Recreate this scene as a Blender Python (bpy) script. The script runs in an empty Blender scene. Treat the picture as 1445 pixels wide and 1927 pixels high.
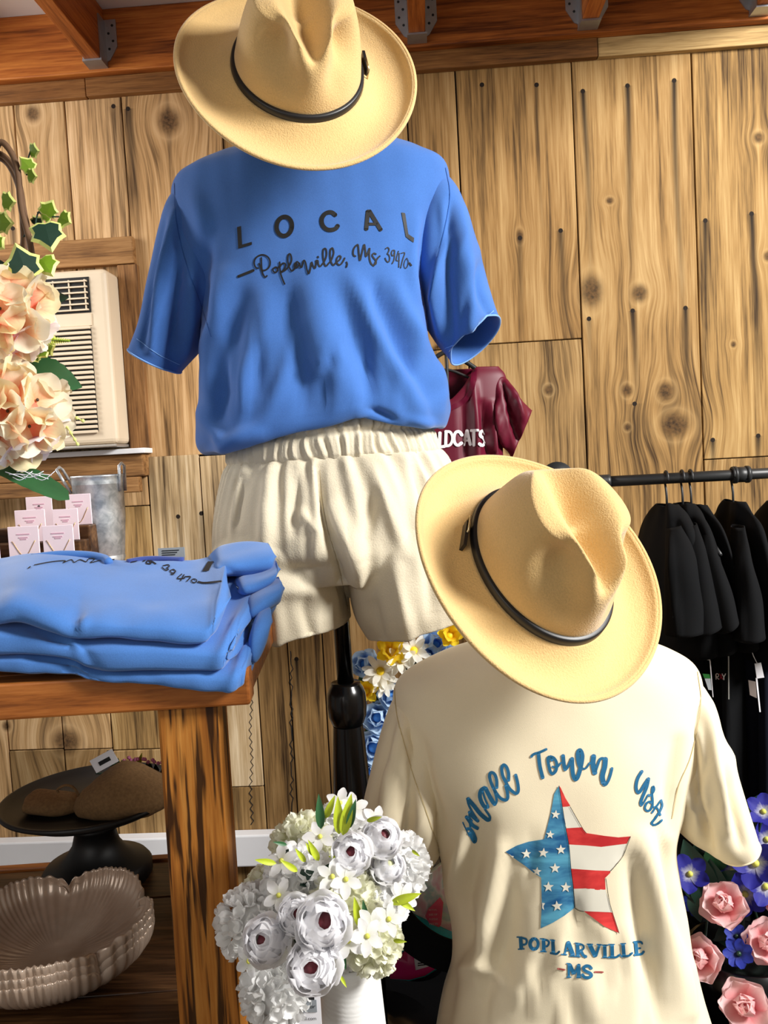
import bpy, bmesh, math, random
import numpy as np
from mathutils import Matrix, Vector
from mathutils.bvhtree import BVHTree

random.seed(7); RNG = np.random.default_rng(7)
scene = bpy.context.scene
COL = scene.collection

# ---------------------------------------------------------------- camera
FPX, W, H = 1600.0, 1445, 1927
YAW, PITCH, ROLL = math.radians(-3.0), math.radians(-3.5), math.radians(3.1)
CAM = np.array([0.0, 0.0, 1.55])
FWD = np.array([math.sin(YAW)*math.cos(PITCH), math.cos(YAW)*math.cos(PITCH), math.sin(PITCH)])
_r = np.cross(FWD, [0, 0, 1]); _r /= np.linalg.norm(_r); _u = np.cross(_r, FWD)
UPV = _u*math.cos(ROLL) + _r*math.sin(ROLL)
RGT = _r*math.cos(ROLL) - _u*math.sin(ROLL)
cd = bpy.data.cameras.new('camera'); cam = bpy.data.objects.new('camera', cd); COL.objects.link(cam)
cd.sensor_fit = 'VERTICAL'; cd.sensor_height = 36.0; cd.sensor_width = 27.0
cd.lens = FPX/H*36.0; cd.clip_start = 0.02
M = Matrix.Identity(4)
for i in range(3):
    M[i][0] = RGT[i]; M[i][1] = UPV[i]; M[i][2] = -FWD[i]; M[i][3] = CAM[i]
cam.matrix_world = M
scene.camera = cam

# ---------------------------------------------------------------- light
world = bpy.data.worlds.new('daylight'); scene.world = world; world.use_nodes = True
bg = world.node_tree.nodes['Background']
bg.inputs[0].default_value = (1.0, 0.94, 0.87, 1); bg.inputs[1].default_value = 0.17

def area(name, loc, target, size, size_y, watts, color):
    l = bpy.data.lights.new(name, 'AREA'); l.shape = 'RECTANGLE'; l.size = size; l.size_y = size_y
    l.energy = watts; l.color = color
    o = bpy.data.objects.new(name, l); COL.objects.link(o)
    d = Vector(target) - Vector(loc)
    o.location = loc; o.rotation_euler = d.to_track_quat('-Z', 'Y').to_euler()
    return o
area('shop_window_daylight', (2.45, 0.05, 2.95), (0.0, 1.35, 1.50), 0.65, 0.85, 165, (1.0, 0.975, 0.94))
area('front_left_fill', (-1.1, -1.2, 2.0), (-0.4, 1.6, 1.5), 0.9, 1.4, 9, (1.0, 0.96, 0.91))  # unseen fill lamp, added to soften the shade from the front left

area('left_wall_fill', (-1.62, 1.45, 2.2), (-0.55, 2.1, 1.75), 0.35, 0.7, 10, (1.0, 0.97, 0.95))  # lamp added to brighten the left wall, as from a supposed window

vs = scene.view_settings
vs.view_transform = 'Standard'; vs.look = 'None'; vs.gamma = 1.0; vs.exposure = 0.33; vs.use_curve_mapping = False

# ---------------------------------------------------------------- pixel helpers (photo frame 1445 x 1927)
def at(px, py, Y):
    d = FWD + RGT*(px - W/2)/FPX + UPV*(H/2 - py)/FPX
    return CAM + d*(Y/d[1])
def atz(px, py, z):
    d = FWD + RGT*(px - W/2)/FPX + UPV*(H/2 - py)/FPX
    return CAM + d*((z - CAM[2])/d[2])
def proj(P):
    d = np.asarray(P) - CAM; z = d @ FWD
    return np.stack([W/2 + FPX*(d @ RGT)/z, H/2 - FPX*(d @ UPV)/z], -1)

# ---------------------------------------------------------------- object helpers
WL = {}
def tag(o, label=None, cat=None, group=None, kind=None):
    if label: o['label'] = label
    if cat: o['category'] = cat
    if group: o['group'] = group
    if kind: o['kind'] = kind
    return o
def empty(name, loc, label, cat, group=None):
    o = bpy.data.objects.new(name, None); COL.objects.link(o)
    o.empty_display_size = 0.05; o.location = tuple(loc); WL[o.name] = Vector(loc)
    return tag(o, label, cat, group)
def link(o, parent, Mw):
    COL.objects.link(o)
    if parent is not None:
        o.parent = parent; Mw = Matrix.Translation(-WL[parent.name]) @ Mw
        WL[o.name] = Mw.translation + WL[parent.name]
    else:
        WL[o.name] = Mw.translation.copy()
    o.matrix_basis = Mw
    return o
def mk_mesh(name, v, f, mat=None, smooth=True):
    me = bpy.data.meshes.new(name)
    me.from_pydata([tuple(map(float, p)) for p in v], [], [tuple(int(i) for i in q) for q in f])
    if mat is not None:
        for m in (mat if isinstance(mat, (list, tuple)) else [mat]): me.materials.append(m)
    if smooth: me.polygons.foreach_set('use_smooth', [True]*len(me.polygons))
    me.update()
    return me
def obj(name, v, f, mat, parent=None, smooth=True, mi=None):
    v = np.asarray(v, float); c = (v.min(0) + v.max(0))/2
    if parent is None: c[2] = v[:, 2].min()
    me = mk_mesh(name, v - c, f, mat, smooth)
    if mi is not None: me.polygons.foreach_set('material_index', list(mi))
    return link(bpy.data.objects.new(name, me), parent, Matrix.Translation(Vector(c)))
def inst(name, me, Mw, parent=None):
    return link(bpy.data.objects.new(name, me), parent, Mw)

def box_vf(a, b):
    x0, y0, z0 = a; x1, y1, z1 = b
    v = [(x0,y0,z0),(x1,y0,z0),(x1,y1,z0),(x0,y1,z0),(x0,y0,z1),(x1,y0,z1),(x1,y1,z1),(x0,y1,z1)]
    f = [(0,3,2,1),(4,5,6,7),(0,1,5,4),(1,2,6,5),(2,3,7,6),(3,0,4,7)]
    return np.array(v, float), f
def merge(parts):
    V = []; F = []; n = 0
    for v, f in parts:
        V.append(np.asarray(v, float)); F += [tuple(i + n for i in q) for q in f]; n += len(v)
    return np.concatenate(V), F
def bevel_mod(o, w, seg=2):
    m = o.modifiers.new('bevel', 'BEVEL'); m.width = w; m.segments = seg; m.limit_method = 'ANGLE'
    return o
def box(name, a, b, mat, parent=None, bev=0.0, seg=2):
    a = np.minimum(a, b).astype(float) if False else np.array(a, float); b = np.array(b, float)
    lo = np.minimum(a, b); hi = np.maximum(a, b)
    v, f = box_vf(lo, hi)
    o = obj(name, v, f, mat, parent, smooth=False)
    if bev: bevel_mod(o, bev, seg)
    return o
def catmull(P, n):
    """P (k,...) -> n samples through all points"""
    P = np.asarray(P, float); k = len(P)
    t = np.linspace(0, k - 1, n); i = np.clip(t.astype(int), 0, k - 2); u = (t - i).reshape((-1,) + (1,)*(P.ndim - 1))
    p1 = P[i]; p2 = P[i + 1]
    p0 = np.where((i > 0).reshape(u.shape), P[np.maximum(i - 1, 0)], 2*p1 - p2)
    p3 = np.where((i < k - 2).reshape(u.shape), P[np.minimum(i + 2, k - 1)], 2*p2 - p1)
    return 0.5*((2*p1) + (-p0 + p2)*u + (2*p0 - 5*p1 + 4*p2 - p3)*u*u + (-p0 + 3*p1 - 3*p2 + p3)*u**3)
def grid_faces(nr, nc, wrap=True, flip=False):
    f = []
    for i in range(nr - 1):
        for j in range(nc if wrap else nc - 1):
            q = (i*nc + j, i*nc + (j + 1) % nc, (i + 1)*nc + (j + 1) % nc, (i + 1)*nc + j)
            f.append(q[::-1] if flip else q)
    return f
def lathe(profile, c, n=32, squash=1.0):
    """profile [(r,z)...], centre c -> verts, faces"""
    th = np.linspace(0, 2*np.pi, n, endpoint=False)
    V = []
    for r, z in profile:
        V.append(np.stack([c[0] + r*np.cos(th), c[1] + squash*r*np.sin(th), np.full(n, c[2] + z)], -1))
    return np.concatenate(V), grid_faces(len(profile), n)
def pipe(path, r, n=10, caps=True):
    P = np.asarray(path, float); k = len(P)
    R = np.full(k, r) if np.isscalar(r) else np.asarray(r, float)
    T = np.gradient(P, axis=0); T /= np.linalg.norm(T, axis=1)[:, None] + 1e-12
    a = np.array([0, 0, 1.0]) if abs(T[0][2]) < 0.9 else np.array([1.0, 0, 0])
    N = np.cross(T[0], a); N /= np.linalg.norm(N); V = []
    th = np.linspace(0, 2*np.pi, n, endpoint=False)
    for i in range(k):
        N = N - T[i]*(N @ T[i]); N /= np.linalg.norm(N); B = np.cross(T[i], N)
        V.append(P[i] + R[i]*(np.cos(th)[:, None]*N + np.sin(th)[:, None]*B))
    f = grid_faces(k, n)
    if caps: f += [tuple(range(n))[::-1], tuple((k - 1)*n + j for j in range(n))]
    return np.concatenate(V), f

# tube through "stations": (xl,yl,xr,yr,Y,half_depth[,minor_vec]) in photo pixels at depth Y
def stations_tube(st, nrow, ncol, power=2.0):
    C = []; Hh = []; Mn = []
    for s in st:
        a = at(s[0], s[1], s[4]); b = at(s[2], s[3], s[4])
        C.append((a + b)/2); Hh.append((b - a)/2)
        Mn.append(np.array(s[6] if len(s) > 6 else (0, s[5], 0), float))
    C = catmull(C, nrow); Hh = catmull(Hh, nrow); Mn = catmull(Mn, nrow)
    th = np.linspace(0, 2*np.pi, ncol, endpoint=False)
    e = 2.0/power
    cx = np.sign(np.cos(th))*np.abs(np.cos(th))**e; sy = np.sign(np.sin(th))*np.abs(np.sin(th))**e
    V = C[:, None] + Hh[:, None]*cx[None, :, None] + Mn[:, None]*sy[None, :, None]
    return V.reshape(-1, 3), grid_faces(nrow, ncol), C
def vnormals(v, f):
    v = np.asarray(v); N = np.zeros_like(v)
    F4 = np.array([q for q in f if len(q) == 4])
    n = np.cross(v[F4[:, 2]] - v[F4[:, 0]], v[F4[:, 3]] - v[F4[:, 1]])
    for k in range(4): np.add.at(N, F4[:, k], n)
    return N/(np.linalg.norm(N, axis=1)[:, None] + 1e-12)
def segdist(p, pts):
    """distance of pixel points p to polyline pts, plus the fraction along it"""
    best = np.full(len(p), 1e9); fr = np.zeros(len(p)); L = len(pts) - 1
    for i in range(L):
        a = np.array(pts[i], float); b = np.array(pts[i + 1], float); d = b - a
        t = np.clip(((p - a) @ d)/(d @ d), 0, 1)
        q = np.linalg.norm(p - (a + t[:, None]*d), axis=1)
        m = q < best; best[m] = q[m]; fr[m] = (i + t[m])/L
    return best, fr
def folds(v, f, centers, lst, outward=None):
    """push the camera-side cloth out (amp>0) or in along folds [(polyline px, width px, amp m), ...]"""
    n = vnormals(v, f)
    if np.mean(np.sum(n*(v - centers), 1)) < 0: n = -n
    px = proj(v); front = np.clip(-(n @ FWD)*2.2, 0, 1)
    d = np.zeros(len(v))
    for pts, w, amp in lst:
        q, fr = segdist(px, pts)
        d += 1.7*amp*np.exp(-(q/w)**2)*np.sin(np.pi*np.clip(fr*0.86 + 0.07, 0, 1))**0.6
    return v + n*(d*front)[:, None]
def smooth_noise(P, scale, seed, octaves=2):
    r = np.random.default_rng(seed); out = np.zeros(len(P)); a = 1.0
    for o in range(octaves):
        for k in range(5):
            w = r.normal(size=3)*scale; ph = r.uniform(0, 6.28)
            out += a*np.sin(P @ w + ph)/5
        scale *= 2.1; a *= 0.5
    return out
# ---------------------------------------------------------------- materials
def lin(c):
    return tuple((x/255/12.92 if x/255 <= 0.04045 else ((x/255 + 0.055)/1.055)**2.4) for x in c)
class NT:
    def __init__(s, name):
        s.m = bpy.data.materials.new(name); s.m.use_nodes = True; s.t = s.m.node_tree
        s.b = s.t.nodes['Principled BSDF']; s.m.diffuse_color = (0.6, 0.6, 0.6, 1)
    def n(s, t): return s.t.nodes.new(t)
    def set(s, inp, v):
        if hasattr(v, 'default_value') or isinstance(v, bpy.types.NodeSocket): s.t.links.new(v, inp)
        elif isinstance(v, (tuple, list)) and len(v) == 3 and inp.type == 'RGBA': inp.default_value = (*v, 1)
        else: inp.default_value = v
    def math(s, op, a, b=0.0, c=None, clamp=False):
        q = s.n('ShaderNodeMath'); q.operation = op; q.use_clamp = clamp
        s.set(q.inputs[0], a); s.set(q.inputs[1], b)
        if c is not None: s.set(q.inputs[2], c)
        return q.outputs[0]
    def mix(s, fac, a, b, mode='MIX'):
        q = s.n('ShaderNodeMix'); q.data_type = 'RGBA'; q.blend_type = mode
        s.set(q.inputs[0], fac); s.set(q.inputs[6], a); s.set(q.inputs[7], b); return q.outputs[2]
    def ramp(s, fac, stops):
        q = s.n('ShaderNodeValToRGB'); e = q.color_ramp.elements
        while len(e) < len(stops): e.new(0.5)
        for k, (p, c) in enumerate(stops): e[k].position = p; e[k].color = (*c, 1)
        s.set(q.inputs[0], fac); return q.outputs[0]
    def noise(s, vec, scale, detail=4, rough=0.55, dist=0.0):
        q = s.n('ShaderNodeTexNoise'); s.set(q.inputs['Vector'], vec); q.inputs['Scale'].default_value = scale
        q.inputs['Detail'].default_value = detail; q.inputs['Roughness'].default_value = rough
        q.inputs['Distortion'].default_value = dist; return q.outputs[0]
    def comb(s, x, y, z):
        q = s.n('ShaderNodeCombineXYZ')
        for k, a in enumerate((x, y, z)): s.set(q.inputs[k], a)
        return q.outputs[0]
    def pos(s): return s.n('ShaderNodeNewGeometry').outputs['Position']
    def objc(s): return s.n('ShaderNodeTexCoord').outputs['Object']
    def sep(s, v):
        q = s.n('ShaderNodeSeparateXYZ'); s.set(q.inputs[0], v); return q.outputs
    def scl(s, v, k):
        q = s.n('ShaderNodeVectorMath'); q.operation = 'MULTIPLY'; s.set(q.inputs[0], v); q.inputs[1].default_value = k; return q.outputs[0]
    def bump(s, h, strength, dist):
        q = s.n('ShaderNodeBump'); q.inputs['Strength'].default_value = strength; q.inputs['Distance'].default_value = dist
        s.set(q.inputs['Height'], h); s.t.links.new(q.outputs[0], s.b.inputs['Normal'])
    def base(s, c): s.set(s.b.inputs['Base Color'], c)
    def p(s, **k):
        for a, v in k.items(): s.set(s.b.inputs[a.replace('_', ' ')], v)

def plain(name, rgb, rough=0.5, metal=0.0, var=0.06, **kw):
    m = NT(name); c = lin(rgb)
    nz = m.noise(m.objc(), 35.0, 3)
    m.base(m.mix(nz, tuple(x*(1 - var) for x in c), tuple(min(1, x*(1 + var)) for x in c)))
    m.p(Roughness=rough, Metallic=metal, **kw); return m.m
def cloth(name, rgb, weave=900.0, rough=0.92, sheen=0.25, mottle=0.14, bump=0.25, bdist=0.0006):
    m = NT(name); c = lin(rgb); P = m.pos()
    a = m.noise(P, 9.0, 3); b = m.noise(P, weave, 2, 0.7)
    f = m.math('ADD', m.math('MULTIPLY', a, 0.5), m.math('MULTIPLY', b, 0.5))
    m.base(m.ramp(f, [(0.3, tuple(x*(1 - mottle) for x in c)), (0.7, tuple(min(1, x*(1 + mottle)) for x in c))]))
    m.p(Roughness=rough); m.b.inputs['Sheen Weight'].default_value = sheen; m.b.inputs['Specular IOR Level'].default_value = 0.15
    m.bump(b, bump, bdist); return m.m
def wood(name, axis, dark, mid, light, grain=60.0, stretch=0.03, contrast=(0.32, 0.5, 0.68), knots=(), streaks=(), wob=0.35, rough=0.65, tint=False, blotch=0.25, burn=0.0, bump=0.35):
    m = NT(name); P = m.pos(); x, y, z = m.sep(P)
    L = {'x': x, 'y': y, 'z': z}; a = L[axis]; o1, o2 = [L[k] for k in 'xyz' if k != axis]
    if tint:
        oi = m.n('ShaderNodeObjectInfo'); rnd = m.math('MULTIPLY', oi.outputs['Random'], 37.0)
    else: rnd = 0.0
    # grain bows around knots
    km = None; kr = None
    for (kx, kz, r, st) in knots:
        dx = m.math('MULTIPLY', m.math('SUBTRACT', x, kx), 1.0/r); dz = m.math('MULTIPLY', m.math('SUBTRACT', z, kz), 1.0/(r*st))
        d2 = m.math('ADD', m.math('MULTIPLY', dx, dx), m.math('MULTIPLY', dz, dz))
        g = m.math('EXPONENT', m.math('MULTIPLY', d2, -0.16))
        off = m.math('MULTIPLY', m.math('MULTIPLY', dx, g), -0.75*r)
        o1 = m.math('ADD', o1, off)
        k = m.math('EXPONENT', m.math('MULTIPLY', m.math('MULTIPLY', d2, d2), -1.3))
        ring = m.math('EXPONENT', m.math('MULTIPLY', m.math('ABSOLUTE', m.math('SUBTRACT', d2, 1.9)), -1.4))
        km = k if km is None else m.math('MAXIMUM', km, k); kr = ring if kr is None else m.math('MAXIMUM', kr, ring)
    sm = None
    for (sx, sz, ln, w, dk) in streaks:
        wv = m.math('MULTIPLY', m.math('SINE', m.math('ADD', m.math('MULTIPLY', z, 9.0), sx*40)), 0.003)
        dx = m.math('MULTIPLY', m.math('SUBTRACT', m.math('ADD', x, wv), sx), 1.0/w)
        g = m.math('EXPONENT', m.math('MULTIPLY', m.math('MULTIPLY', dx, dx), -1.0))
        t = m.math('MULTIPLY', m.math('SUBTRACT', sz, z), 1.0/ln)
        up = m.math('MULTIPLY', m.math('GREATER_THAN', t, 0.0), m.math('SUBTRACT', 1.0, t, clamp=True))
        dz = m.math('SUBTRACT', z, sz)
        dd = m.math('SQRT', m.math('ADD', m.math('MULTIPLY', m.math('SUBTRACT', m.math('ADD', x, wv), sx), m.math('SUBTRACT', m.math('ADD', x, wv), sx)), m.math('MULTIPLY', dz, dz)))
        dot = m.math('MULTIPLY', m.math('LESS_THAN', dd, 0.0055), 1.0)
        s_ = m.math('MAXIMUM', m.math('MULTIPLY', m.math('MULTIPLY', g, up), dk), dot)
        sm = s_ if sm is None else m.math('MAXIMUM', sm, s_)
    v = m.comb(m.math('ADD', o1, rnd), m.math('ADD', o2, rnd), m.math('MULTIPLY', a, stretch))
    low = m.comb(m.math('ADD', o1, rnd), o2, m.math('MULTIPLY', a, 0.25))
    n1 = m.noise(v, grain, 5, 0.6, wob); n2 = m.noise(v, grain*4.3, 3, 0.6); n3 = m.noise(low, 9.0, 3, 0.5)
    h = m.math('ADD', m.math('MULTIPLY', n1, 0.62), m.math('MULTIPLY', n2, 0.38))
    h = m.math('ADD', h, m.math('MULTIPLY', m.math('SUBTRACT', n3, 0.5), blotch))
    c = m.ramp(h, [(contrast[0], lin(dark)), (contrast[1], lin(mid)), (contrast[2], lin(light))])
    if burn:
        n4 = m.noise(m.comb(o1, m.math('MULTIPLY', o2, 0.4), m.math('MULTIPLY', a, 0.05)), 85.0, 3, 0.5, 0.25)
        bf = m.math('MULTIPLY', m.math('SUBTRACT', n4, 0.50), 14.0, clamp=True)
        c = m.mix(m.math('MULTIPLY', bf, burn), c, lin((38, 20, 10)))
    if kr is not None: c = m.mix(m.math('MULTIPLY', kr, 0.32), c, lin(light))
    if km is not None:
        kc = m.ramp(m.noise(P, 140.0, 4), [(0.3, lin((38, 26, 16))), (0.7, lin((104, 78, 48)))])
        c = m.mix(m.math('MULTIPLY', km, 0.93), c, kc)
    if sm is not None: c = m.mix(sm, c, lin((30, 21, 14)))
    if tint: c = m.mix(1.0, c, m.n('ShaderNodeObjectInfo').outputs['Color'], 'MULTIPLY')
    m.base(c); m.p(Roughness=rough); m.b.inputs['Specular IOR Level'].default_value = 0.25
    m.bump(h, bump, 0.0015); return m.m

BLUE = cloth('blue_jersey', (65, 109, 179), 750, mottle=0.16)
CREAM = cloth('cream_jersey', (238, 225, 194), 1100, mottle=0.05, sheen=0.15)
LINEN = cloth('cream_crinkle_cotton', (214, 204, 180), 380, mottle=0.06, bump=0.5, bdist=0.0012, sheen=0.1)
FELT = cloth('tan_felt', (214, 180, 122), 470, mottle=0.11, bump=0.7, bdist=0.0014, sheen=0.35)
MAROON = cloth('maroon_satin', (96, 7, 36), 900, rough=0.5, sheen=0.0, mottle=0.08, bump=0.05)
MAROON.node_tree.nodes['Principled BSDF'].inputs['Specular IOR Level'].default_value = 0.4
BLACKC = cloth('black_cotton', (11, 12, 14), 700, mottle=0.2, sheen=0.0)
NAVYC = cloth('navy_cotton', (12, 15, 27), 700, mottle=0.2, sheen=0.0)
LEATHER = plain('black_leather', (24, 23, 24), 0.42)
STEEL = plain('brushed_steel', (196, 186, 160), 0.25, 1.0)
BLACKP = plain('black_gloss_wood', (10, 10, 11), 0.22)
BLACKM = plain('black_pipe', (34, 35, 36), 0.45)
INK = plain('black_print', (11, 12, 16), 0.7)
INKSH = plain('black_vinyl_print', (14, 14, 15), 0.6)
TEAL = plain('teal_print', (16, 98, 140), 0.7, var=0.22)
WHITEP = plain('white_print', (226, 222, 206), 0.8)
WPRINT = plain('white_flock', (236, 230, 232), 0.85)
REDBAR = plain('brick_print', (150, 66, 60), 0.7)
PLASTER = plain('white_ceiling_board', (232, 226, 220), 0.8, var=0.02)
WHITEM = plain('white_painted_trim', (238, 240, 244), 0.45, var=0.02)
BEIGE = plain('beige_plastic', (226, 208, 180), 0.45, var=0.03)
DARKR = plain('dark_recess', (22, 21, 20), 0.7)
BLACKCLOTH = plain('black_tablecloth', (5, 5, 6), 0.95, Specular_IOR_Level=0.05)
FLOORM = wood('floor_boards', 'y', (70, 56, 44), (110, 92, 72), (140, 118, 92), 40)
TAGW = plain('white_card', (236, 236, 242), 0.6, var=0.02)
def watercolor(name, a, b, sc=28):
    m = NT(name); P = m.pos()
    n1 = m.noise(m.scl(P, (0.5, 0.5, 1.6)), sc, 4, 0.6, 0.5)
    m.base(m.ramp(n1, [(0.34, lin(a)), (0.66, lin(b))])); m.p(Roughness=0.8); return m.m
WBLUE = watercolor('watercolour_blue', (4, 82, 134), (88, 166, 196))
WRED = watercolor('watercolour_red', (184, 26, 30), (226, 62, 58))
ORANGE = wood('stained_beam', 'x', (92, 44, 16), (168, 94, 38), (204, 128, 58), 55, 0.05, rough=0.5, blotch=0.5)
JOISTM = wood('stained_joist', 'y', (100, 48, 16), (166, 92, 38), (196, 122, 56), 70, 0.05, rough=0.5)
TRIMD = wood('dark_trim_board', 'x', (74, 46, 22), (128, 84, 42), (160, 112, 62), 70, 0.05, rough=0.6)
TRIML = wood('pale_trim_board', 'x', (124, 98, 58), (182, 150, 98), (206, 176, 122), 70, 0.05, rough=0.7)
FRAMEW = wood('weathered_frame_board', 'x', (80, 52, 28), (142, 102, 60), (176, 134, 86), 60, 0.06, rough=0.7, blotch=0.6)
FRAMEV = wood('weathered_frame_post', 'z', (80, 52, 28), (140, 100, 60), (172, 130, 84), 60, 0.06, rough=0.7, blotch=0.6)
TABLEX = wood('stained_table_rail', 'x', (86, 42, 16), (152, 88, 38), (180, 112, 54), 50, 0.05, rough=0.38, blotch=0.5)
POSTM = wood('burnt_pine_post', 'z', (120, 66, 24), (176, 112, 46), (206, 146, 72), 60, 0.04, rough=0.36, burn=0.92)
SHELFM = wood('dark_shelf_board', 'x', (40, 24, 14), (84, 56, 34), (120, 86, 52), 42, 0.07, rough=0.4, burn=0.6)
# ---------------------------------------------------------------- room
WY = 2.13
Z0 = at(700, 150, WY)[2]            # underside of the trim under the beam
TRIM_B = 2.474; TRIM_T = 2.518; BEAM_T = 2.664
fl = box('floor', (-1.7, -0.9, -0.04), (1.8, WY + .08, 0), FLOORM); tag(fl, kind='structure')
ce = box('ceiling', (-1.7, 0.1, BEAM_T), (1.08, WY + .08, BEAM_T + .03), PLASTER); tag(ce, kind='structure')
wb = box('wall_back', (-1.7, WY + .002, 0), (1.8, WY + .06, BEAM_T), DARKR); tag(wb, kind='structure')

KN = []
def kn(px, py, r, st=1.15): p = at(px, py, WY - .012); KN.append((p[0], p[2], r*WY/FPX, st))
for a in ((1203,552,15),(1180,735,10),(1252,736,15),(1270,800,27,.85),(1180,804,6),(1032,734,8),(1427,259,9),(1147,378,7,.9),(1113,548,21,1.5),(958,845,9),(62,214,14),(318,228,22,1.1),(978,445,7,1.8),(1380,648,5),(125,1395,27,.9),(12,1366,9),(1445,482,8)): kn(*a)
SK = []
def sk(px, py, ln, w=5.5, dk=1.0): p = at(px, py, WY - .012); SK.append((p[0], p[2], 1.25*ln*WY/FPX, w*WY/FPX, dk))
for a in ((1098,172,300),(1178,162,330),(1268,152,420),(1057,434,220,6,.8),(977,448,190,5,.6),(1190,585,150),(1287,580,170),(1328,415,190),(1416,402,330),(1339,828,60),(1428,820,60),(243,205,260,8,.8),(420,330,170,8),(1110,600,100,5,.5),(22,430,140,6,.8),(212,200,220,7,.45),(336,972,140,4,.5),(380,966,130,4,.5),(560,1240,160,5),(1192,760,130,14,.35),(905,160,200,5,.5),(1010,160,240,3,.7)): sk(*a)
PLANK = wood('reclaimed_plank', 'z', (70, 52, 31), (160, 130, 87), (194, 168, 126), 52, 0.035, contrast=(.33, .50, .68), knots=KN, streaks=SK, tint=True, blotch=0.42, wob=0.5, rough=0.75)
PN = [0]
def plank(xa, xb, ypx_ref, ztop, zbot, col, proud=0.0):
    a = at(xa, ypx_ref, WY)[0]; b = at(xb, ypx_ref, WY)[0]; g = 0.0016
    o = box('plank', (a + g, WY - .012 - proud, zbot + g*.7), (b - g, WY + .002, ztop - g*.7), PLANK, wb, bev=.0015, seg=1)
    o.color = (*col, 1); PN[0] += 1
def zpx(x, y): return at(x, y, WY)[2]
PINK = (1.5, 1.45, 1.50); GOLD = (.93, .85, .70); PALE = (1.08, 1.02, .88); BROWN = (.80, .68, .52); WARM = (.98, .88, .72); GREY = (.82, .78, .72)  # PINK: pinker wood, brightened further in place of light on the left
T = TRIM_B + .01
zl = .0
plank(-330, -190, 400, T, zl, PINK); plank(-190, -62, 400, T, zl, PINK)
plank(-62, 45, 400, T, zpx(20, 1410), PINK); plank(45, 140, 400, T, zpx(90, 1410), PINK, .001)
plank(140, 246, 400, T, zpx(200, 955), (1.62, 1.56, 1.66)); plank(246, 430, 400, T, zpx(350, 858), (1.38, 1.26, 1.22), .0015)  # both tints raised too, standing in for light on the left wall
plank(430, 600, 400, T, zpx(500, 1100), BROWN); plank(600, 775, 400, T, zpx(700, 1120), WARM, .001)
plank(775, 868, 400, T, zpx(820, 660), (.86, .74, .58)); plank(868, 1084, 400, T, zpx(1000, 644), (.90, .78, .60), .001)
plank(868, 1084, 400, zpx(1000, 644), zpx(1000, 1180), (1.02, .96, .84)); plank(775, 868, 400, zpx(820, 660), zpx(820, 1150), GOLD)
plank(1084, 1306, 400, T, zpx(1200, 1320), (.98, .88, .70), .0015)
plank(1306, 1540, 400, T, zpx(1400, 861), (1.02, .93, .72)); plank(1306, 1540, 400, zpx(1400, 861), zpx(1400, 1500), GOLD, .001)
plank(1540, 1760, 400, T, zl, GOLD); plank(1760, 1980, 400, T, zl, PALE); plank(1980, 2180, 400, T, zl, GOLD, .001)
plank(140, 246, 400, zpx(200, 955), zpx(200, 1410), (1.06, 1., .86)); plank(246, 346, 400, zpx(300, 858), zpx(300, 1480), (1.45, 1.60, 1.95), .002); plank(346, 430, 400, zpx(380, 858), zpx(380, 1480), (1.5, 1.66, 2.05), .001)  # the last two boards are tinted pale in place of leaking daylight
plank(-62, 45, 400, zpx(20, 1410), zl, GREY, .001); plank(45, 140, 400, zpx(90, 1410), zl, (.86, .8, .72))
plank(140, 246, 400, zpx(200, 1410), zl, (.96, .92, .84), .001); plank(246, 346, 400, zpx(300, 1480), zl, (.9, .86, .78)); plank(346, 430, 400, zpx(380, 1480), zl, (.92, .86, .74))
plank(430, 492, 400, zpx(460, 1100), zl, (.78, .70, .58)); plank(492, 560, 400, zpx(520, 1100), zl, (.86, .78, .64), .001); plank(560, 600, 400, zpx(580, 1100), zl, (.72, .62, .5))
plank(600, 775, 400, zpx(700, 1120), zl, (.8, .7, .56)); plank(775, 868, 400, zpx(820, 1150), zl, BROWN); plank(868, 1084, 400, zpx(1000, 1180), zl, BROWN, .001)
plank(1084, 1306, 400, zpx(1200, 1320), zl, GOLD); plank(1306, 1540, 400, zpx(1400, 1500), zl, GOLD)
# wavy splits in the boards behind the stand
for x0, y0, y1 in ((472, 1262, 1552), (548, 1225, 1552)):
    ys = np.linspace(y0, y1, 40)
    p = np.array([at(x0 + (y - y0)*0.004 + 2.6*math.sin(y*.42) + 1.5*math.sin(y*.9), y, WY - .0125) for y in ys])
    v, f = pipe(p, .0014, 5); obj('plank_split', v, f, DARKR, wb)

# white rail on the wall and base
zt = zpx(300, 1562); tr = box('trim_1', (-1.7, WY - .05, zt - .082), (1.8, WY - .012, zt), WHITEM, bev=.004); tag(tr, kind='structure')
# header beam with the two trim boards under it
bm = box('trim_2', (-1.7, WY - .055, TRIM_T), (1.8, WY, BEAM_T), ORANGE, bev=.003); tag(bm, 'long orange stained header beam at the top of the wall', kind='structure')
xs = at(1125, 100, WY - .03)[0]; x2 = at(163, 190, WY - .03)[0]
for i, (a, b, mt, th) in enumerate(((-1.7, x2, TRIMD, .030), (x2, xs, TRIMD, .033), (xs, 1.8, TRIML, .030))):
    t = box('trim_%d' % (3 + i), (a + .001, WY - th, TRIM_B), (b - .001, WY, TRIM_T), mt, bev=.002); tag(t, kind='structure')
JX = [at(px, py, WY - .055)[0] for px, py in ((188, 150), (487, 120), (786, 100), (1106, 75), (1428, 45))]
JX = [JX[0] - (JX[1] - JX[0])] + JX
GALV = plain('galvanised_steel', (176, 182, 190), 0.4, 0.85, var=0.18)
wh = ['leftmost, half out of the frame', 'left of the upper hat', 'behind the crown of the upper hat', 'right of the upper hat', 'above the tall nail-streaked planks', 'at the top right corner']
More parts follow.
